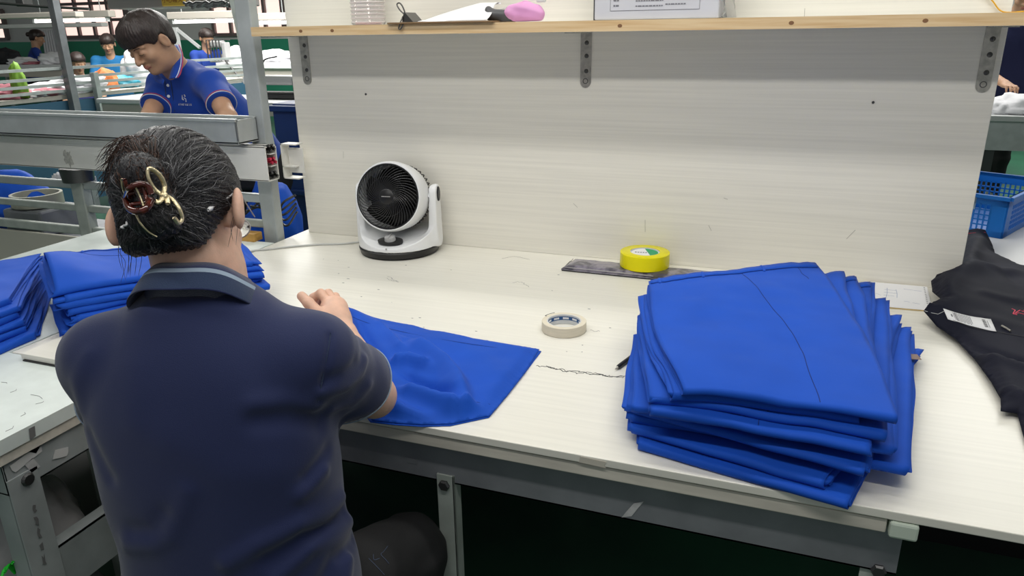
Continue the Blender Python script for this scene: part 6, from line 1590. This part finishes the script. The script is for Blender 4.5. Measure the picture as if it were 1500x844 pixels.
# closed lids and brows
for s in (1, -1):
    P = [g2(s*x, y, z) for x, y, z in ((0.018, 0.0935, 0.001), (0.026, 0.0955, -0.003), (0.036, 0.094, -0.003), (0.045, 0.087, 0.0))]
    P = [p-0*p for p in P]; Q = []
    for p in P:
        d = sk2(p[None])[0]; gr = np.array([sk2((p+np.eye(3)[j]*0.001)[None])[0]-d for j in range(3)])/0.001; Q.append(p-(d-0.0003)*gr)
    MB().tube(spline(Q, 4), 0.0011, 5).build('eyelashes', hair2m, ho2, True)
    P = [g2(s*x, y, z) for x, y, z in ((0.014, 0.10, 0.026), (0.028, 0.098, 0.031), (0.046, 0.088, 0.028))]; Q = []
    for p in P:
        d = sk2(p[None])[0]; gr = np.array([sk2((p+np.eye(3)[j]*0.001)[None])[0]-d for j in range(3)])/0.001; Q.append(p-(d-0.0002)*gr)
    MB().tube(spline(Q, 4), [0.0016]*(len(spline(Q, 4))-1)+[0.0006], 5).build('eyebrow', hair2m, ho2, True)

# four small workers in the distance
def far_worker(label, px, py, dep, face_dir, shirt, scale=1.0, hairstyle='short', lean=0.10, reach=0.3, stand=True, wide=1.0, skinm=skin2):
    h = pd(px, py, dep); F_ = nrm(face_dir); R_ = np.cross(F_, (0, 0, 1)); R_ = nrm(R_); u = np.array((0, 0, 1.)); s = scale
    nk_ = h-F_*0.05*s-u*0.155*s; c = nk_-u*0.045*s-F_*0.01
    sh_ = [c+R_*0.165*s*wide, c-R_*0.165*s*wide]
    el_ = [p+F_*0.10*s-u*0.25*s+k*R_*0.05*s for p, k in zip(sh_, (1, -1))]
    wr_ = [p+F_*reach*0.75*s+u*0.03*s-k*R_*0.03 for p, k in zip(el_, (1, -1))]
    hz = max(0.45, c[2]-0.50*s); hc_ = np.array((c[0], c[1], hz))-F_*lean
    hip_ = [hc_+R_*0.085*s, hc_-R_*0.085*s]
    if stand: kn_ = [np.array((p[0], p[1], hz*0.53))+F_*0.03 for p in hip_]; an_ = [np.array((p[0], p[1], 0.10)) for p in hip_]
    else: kn_ = [p+F_*0.38 for p in hip_]; an_ = [np.array((p[0], p[1], 0.10))-F_*0.02 for p in kn_]
    return worker(label, h, nrm(F_-0.35*u), u, nk_, sh_, el_, wr_, hip_, kn_, an_, F_, 0.010, shirt, hair2m, skinm, scale=s, half=(0.165*s*wide, 0.112*s), sleeve=0.7, hairstyle=hairstyle)
tealshirt = mat('teal_blue_shirt', (0.010, 0.14, 0.34), 0.8); blueshirt = mat('far_blue_shirt', (0.012, 0.045, 0.27), 0.8); purple = mat('purple_blue_shirt', (0.03, 0.03, 0.15), 0.8)
def vest(W_, po_, fn, pxs, m, r=0.02, name='pink_strap'):
    P = put(fn, pxs, 0.004)
    if len(P) > 1: MB().tube(spline(P, 5) if len(P) > 2 else np.array(P), r, 6, flat=0.3).build(name, m, po_, True)
r_ = far_worker('person in blue shirt with pink straps seated behind the far left bench', 54, 56, 15.0, (0.55, 0.75, 0), blueshirt, 1.25, 'bun', stand=False)
vest(r_[0], r_[1], r_[3], ((52, 72), (55, 80), (60, 88)), pinkcloth, 0.05); vest(r_[0], r_[1], r_[3], ((62, 72), (61, 80), (62, 88)), pinkcloth, 0.04)
r_ = far_worker('person in teal blue shirt standing at the far benches left of the near worker', 158, 65, 9.6, (0.55, -0.70, 0), tealshirt, 1.0, 'short', wide=1.1)
r_ = far_worker('person bent low in dark purple shirt behind the rail rack', 114, 93, 8.6, (0.8, -0.45, 0), purple, 0.95, 'bun', stand=False)
vest(r_[0], r_[1], r_[3], ((106, 108), (108, 114), (110, 118)), pinkcloth, 0.03)
r_ = far_worker('person in blue shirt with pink ribbon working at the far beige-fronted bench', 303, 57, 9.7, (0.85, -0.30, 0), blueshirt, 1.0, 'bun', reach=0.35)
vest(r_[0], r_[1], r_[3], ((294, 69), (298, 74), (303, 79)), pinkcloth, 0.025); vest(r_[0], r_[1], r_[3], ((293, 78), (297, 74), (299, 70)), pinkcloth, 0.02)

# ------------------------------------------------------------------ right-hand gap: grey table, worker, crate
p = ony(1470, 170, 5.55); ztab = p[2]
gt = thing('grey_table', 'grey steel table with white garments beyond the right end of the panel', 'table', (1.5, 5.9, 0))
gx0 = 0.9; gx1 = 2.6
MB().box((gx0, 5.55, ztab-0.035), (gx1, 6.35, ztab), bev=0.004).build('table_top', mat('grey_table_top', (0.42, 0.44, 0.44), 0.4), gt)
MB().box((gx0+0.02, 5.58, ztab-0.22), (gx1-0.02, 5.60, ztab-0.035)).build('apron', steel, gt)
q = ony(1448, 240, 5.62); dk = mat('dark_table_frame', (0.05, 0.055, 0.055), 0.5, metal=0.4)
for x, y in ((q[0]-0.02, 5.62), (q[0]+0.0, 6.25), (2.5, 5.62), (2.5, 6.25)): MB().box((x-0.035, y-0.02, 0), (x+0.035, y+0.02, ztab-0.035)).build('leg', dk, gt)
a = ony(1441, 247, 5.62); b = ony(1485, 278, 6.0); MB().bar((q[0]-0.02, 5.62, 0.36), (q[0]+0.45, 6.2, 0.12), 0.08, 0.04).build('stretcher', steel, gt)
for i, (px, ww, hh, lb) in enumerate(((1462, 0.11, 0.10, 'crumpled white garment in clear film on the grey table at right'), (1494, 0.20, 0.13, 'folded white garment stack under the hand of the worker at right'))):
    q = ony(px, 165, 5.75); lump('white_garments', lb, 'garments', (q[0], 5.78, ztab+0.001), (ww, 0.15, hh), whitecloth, 80+i, 0.16, 3)
hr = ony(1492, 130, 5.78); hd = ony(1482, 8, 6.35)
c = np.array((hd[0]+0.05, 6.42, 1.30))
navy2 = mat('dark_navy_shirt', (0.010, 0.014, 0.065), 0.8)
worker('person in dark navy shirt at the grey table right of the panel, hand on garments', (c[0]+0.02, 6.34, 1.60), nrm((-0.1, -0.85, -0.35)), (0, 0, 1), (c[0], 6.42, 1.43),
       ((c[0]-0.18, 6.42, 1.38), (c[0]+0.18, 6.42, 1.38)), ((c[0]-0.20, 6.30, 1.12), (c[0]+0.24, 6.28, 1.12)), ((hr[0]-0.04, 5.98, ztab+0.17), (c[0]+0.25, 5.98, ztab+0.10)),
       ((c[0]-0.09, 6.52, 0.86), (c[0]+0.09, 6.52, 0.86)), ((c[0]-0.09, 6.50, 0.47), (c[0]+0.09, 6.50, 0.47)), ((c[0]-0.09, 6.54, 0.10), (c[0]+0.09, 6.54, 0.10)),
       (0, -1, 0), 0.009, navy2, hair2m, skin2, half=(0.20, 0.12), sleeve=0.7, hands=((hr[0], 5.80, ztab+0.14), (c[0]+0.25, 5.80, ztab+0.08)))
# white table directly behind, carrying the blue crate
bt = thing('rear_table', 'pale table behind the right end of the panel carrying the blue crate', 'table', (1.1, 2.9, 0))
MB().box((0.485, 2.245, 0.715), (1.9, 3.4, TZ), bev=0.002).build('table_top', mat('white_bench_top', (0.72, 0.72, 0.73), 0.4), bt)
for x in (0.56, 1.82):
    for y in (2.32, 3.32): MB().box((x-0.02, y-0.02, 0), (x+0.02, y+0.02, 0.715)).build('leg', steel, bt)
# crate with a lattice wall: rotated so a corner faces us
cblue = mat('bright_blue_crate', (0.004, 0.14, 0.52), 0.4)
cz = TZ+0.001; c0 = ony(1466, 349, 2.80); c0 = onz(1466, 350, TZ); hcr = ony(1472, 289, c0[1])[2]-TZ
t = thing('plastic_crate', 'bright blue lattice plastic crate on the pale table behind the jacket', 'crate', (c0[0], c0[1]+0.25, cz))
def crate_wall(o_, dv, L_, nr, parent):
    mb = MB(); dv = nrm(dv); z_ = np.array((0, 0, 1.)); th = 0.004
    def bx(u0, u1, z0, z1, tk=th): mb.box((u0, -tk, z0), (u1, 0, z1), mat=frame(dv, nr*-1, z_, o_))
    bx(0, 0.045, 0, hcr); bx(L_-0.045, L_, 0, hcr); bx(0, L_, 0, 0.02); bx(0, L_, hcr-0.035, hcr)
    bx(-0.008, L_+0.008, hcr-0.012, hcr, 0.016)
    n = int((L_-0.09)/0.016)
    for i in range(n+1): u = 0.045+(L_-0.09)*i/n; bx(u-0.0025, u+0.0025, 0.02, hcr-0.03)
    k = max(2, int((hcr-0.055)/0.016))
    for j in range(1, k): z0 = 0.02+(hcr-0.055)*j/k; bx(0.045, L_-0.045, z0-0.0025, z0+0.0025, th*0.9)
    mb.build('lattice_wall', cblue, parent)
al = math.radians(152); d1 = np.array((math.cos(al), math.sin(al), 0)); d2 = np.array((math.sin(al), -math.cos(al), 0)); d2 = d2 if d2[1] > 0 else -d2
o_ = np.array((c0[0], c0[1], cz)); L1, L2 = 0.30, 0.42
crate_wall(o_, d1, L1, nrm(-d2), t); crate_wall(o_, d2, L2, nrm(-d1), t); crate_wall(o_+d1*L1, d2, L2, nrm(d1), t); crate_wall(o_+d2*L2, d1, L1, nrm(d2), t)
MB().box((0, 0, 0), (L1, L2, 0.004), mat=frame(d1, d2, np.cross(d1, d2), o_+[0, 0, 0.004])).build('crate_bottom', cblue, t)
q = o_+d1*0.10-d2*0.003+[0, 0, hcr-0.055]; MB().box((-0.008, -0.001, 0), (0.008, 0.001, 0.05), mat=frame(d1, d2, (0, 0, 1), q)).build('worn_tape', mat('grey_tape', (0.30, 0.42, 0.52), 0.5), t)
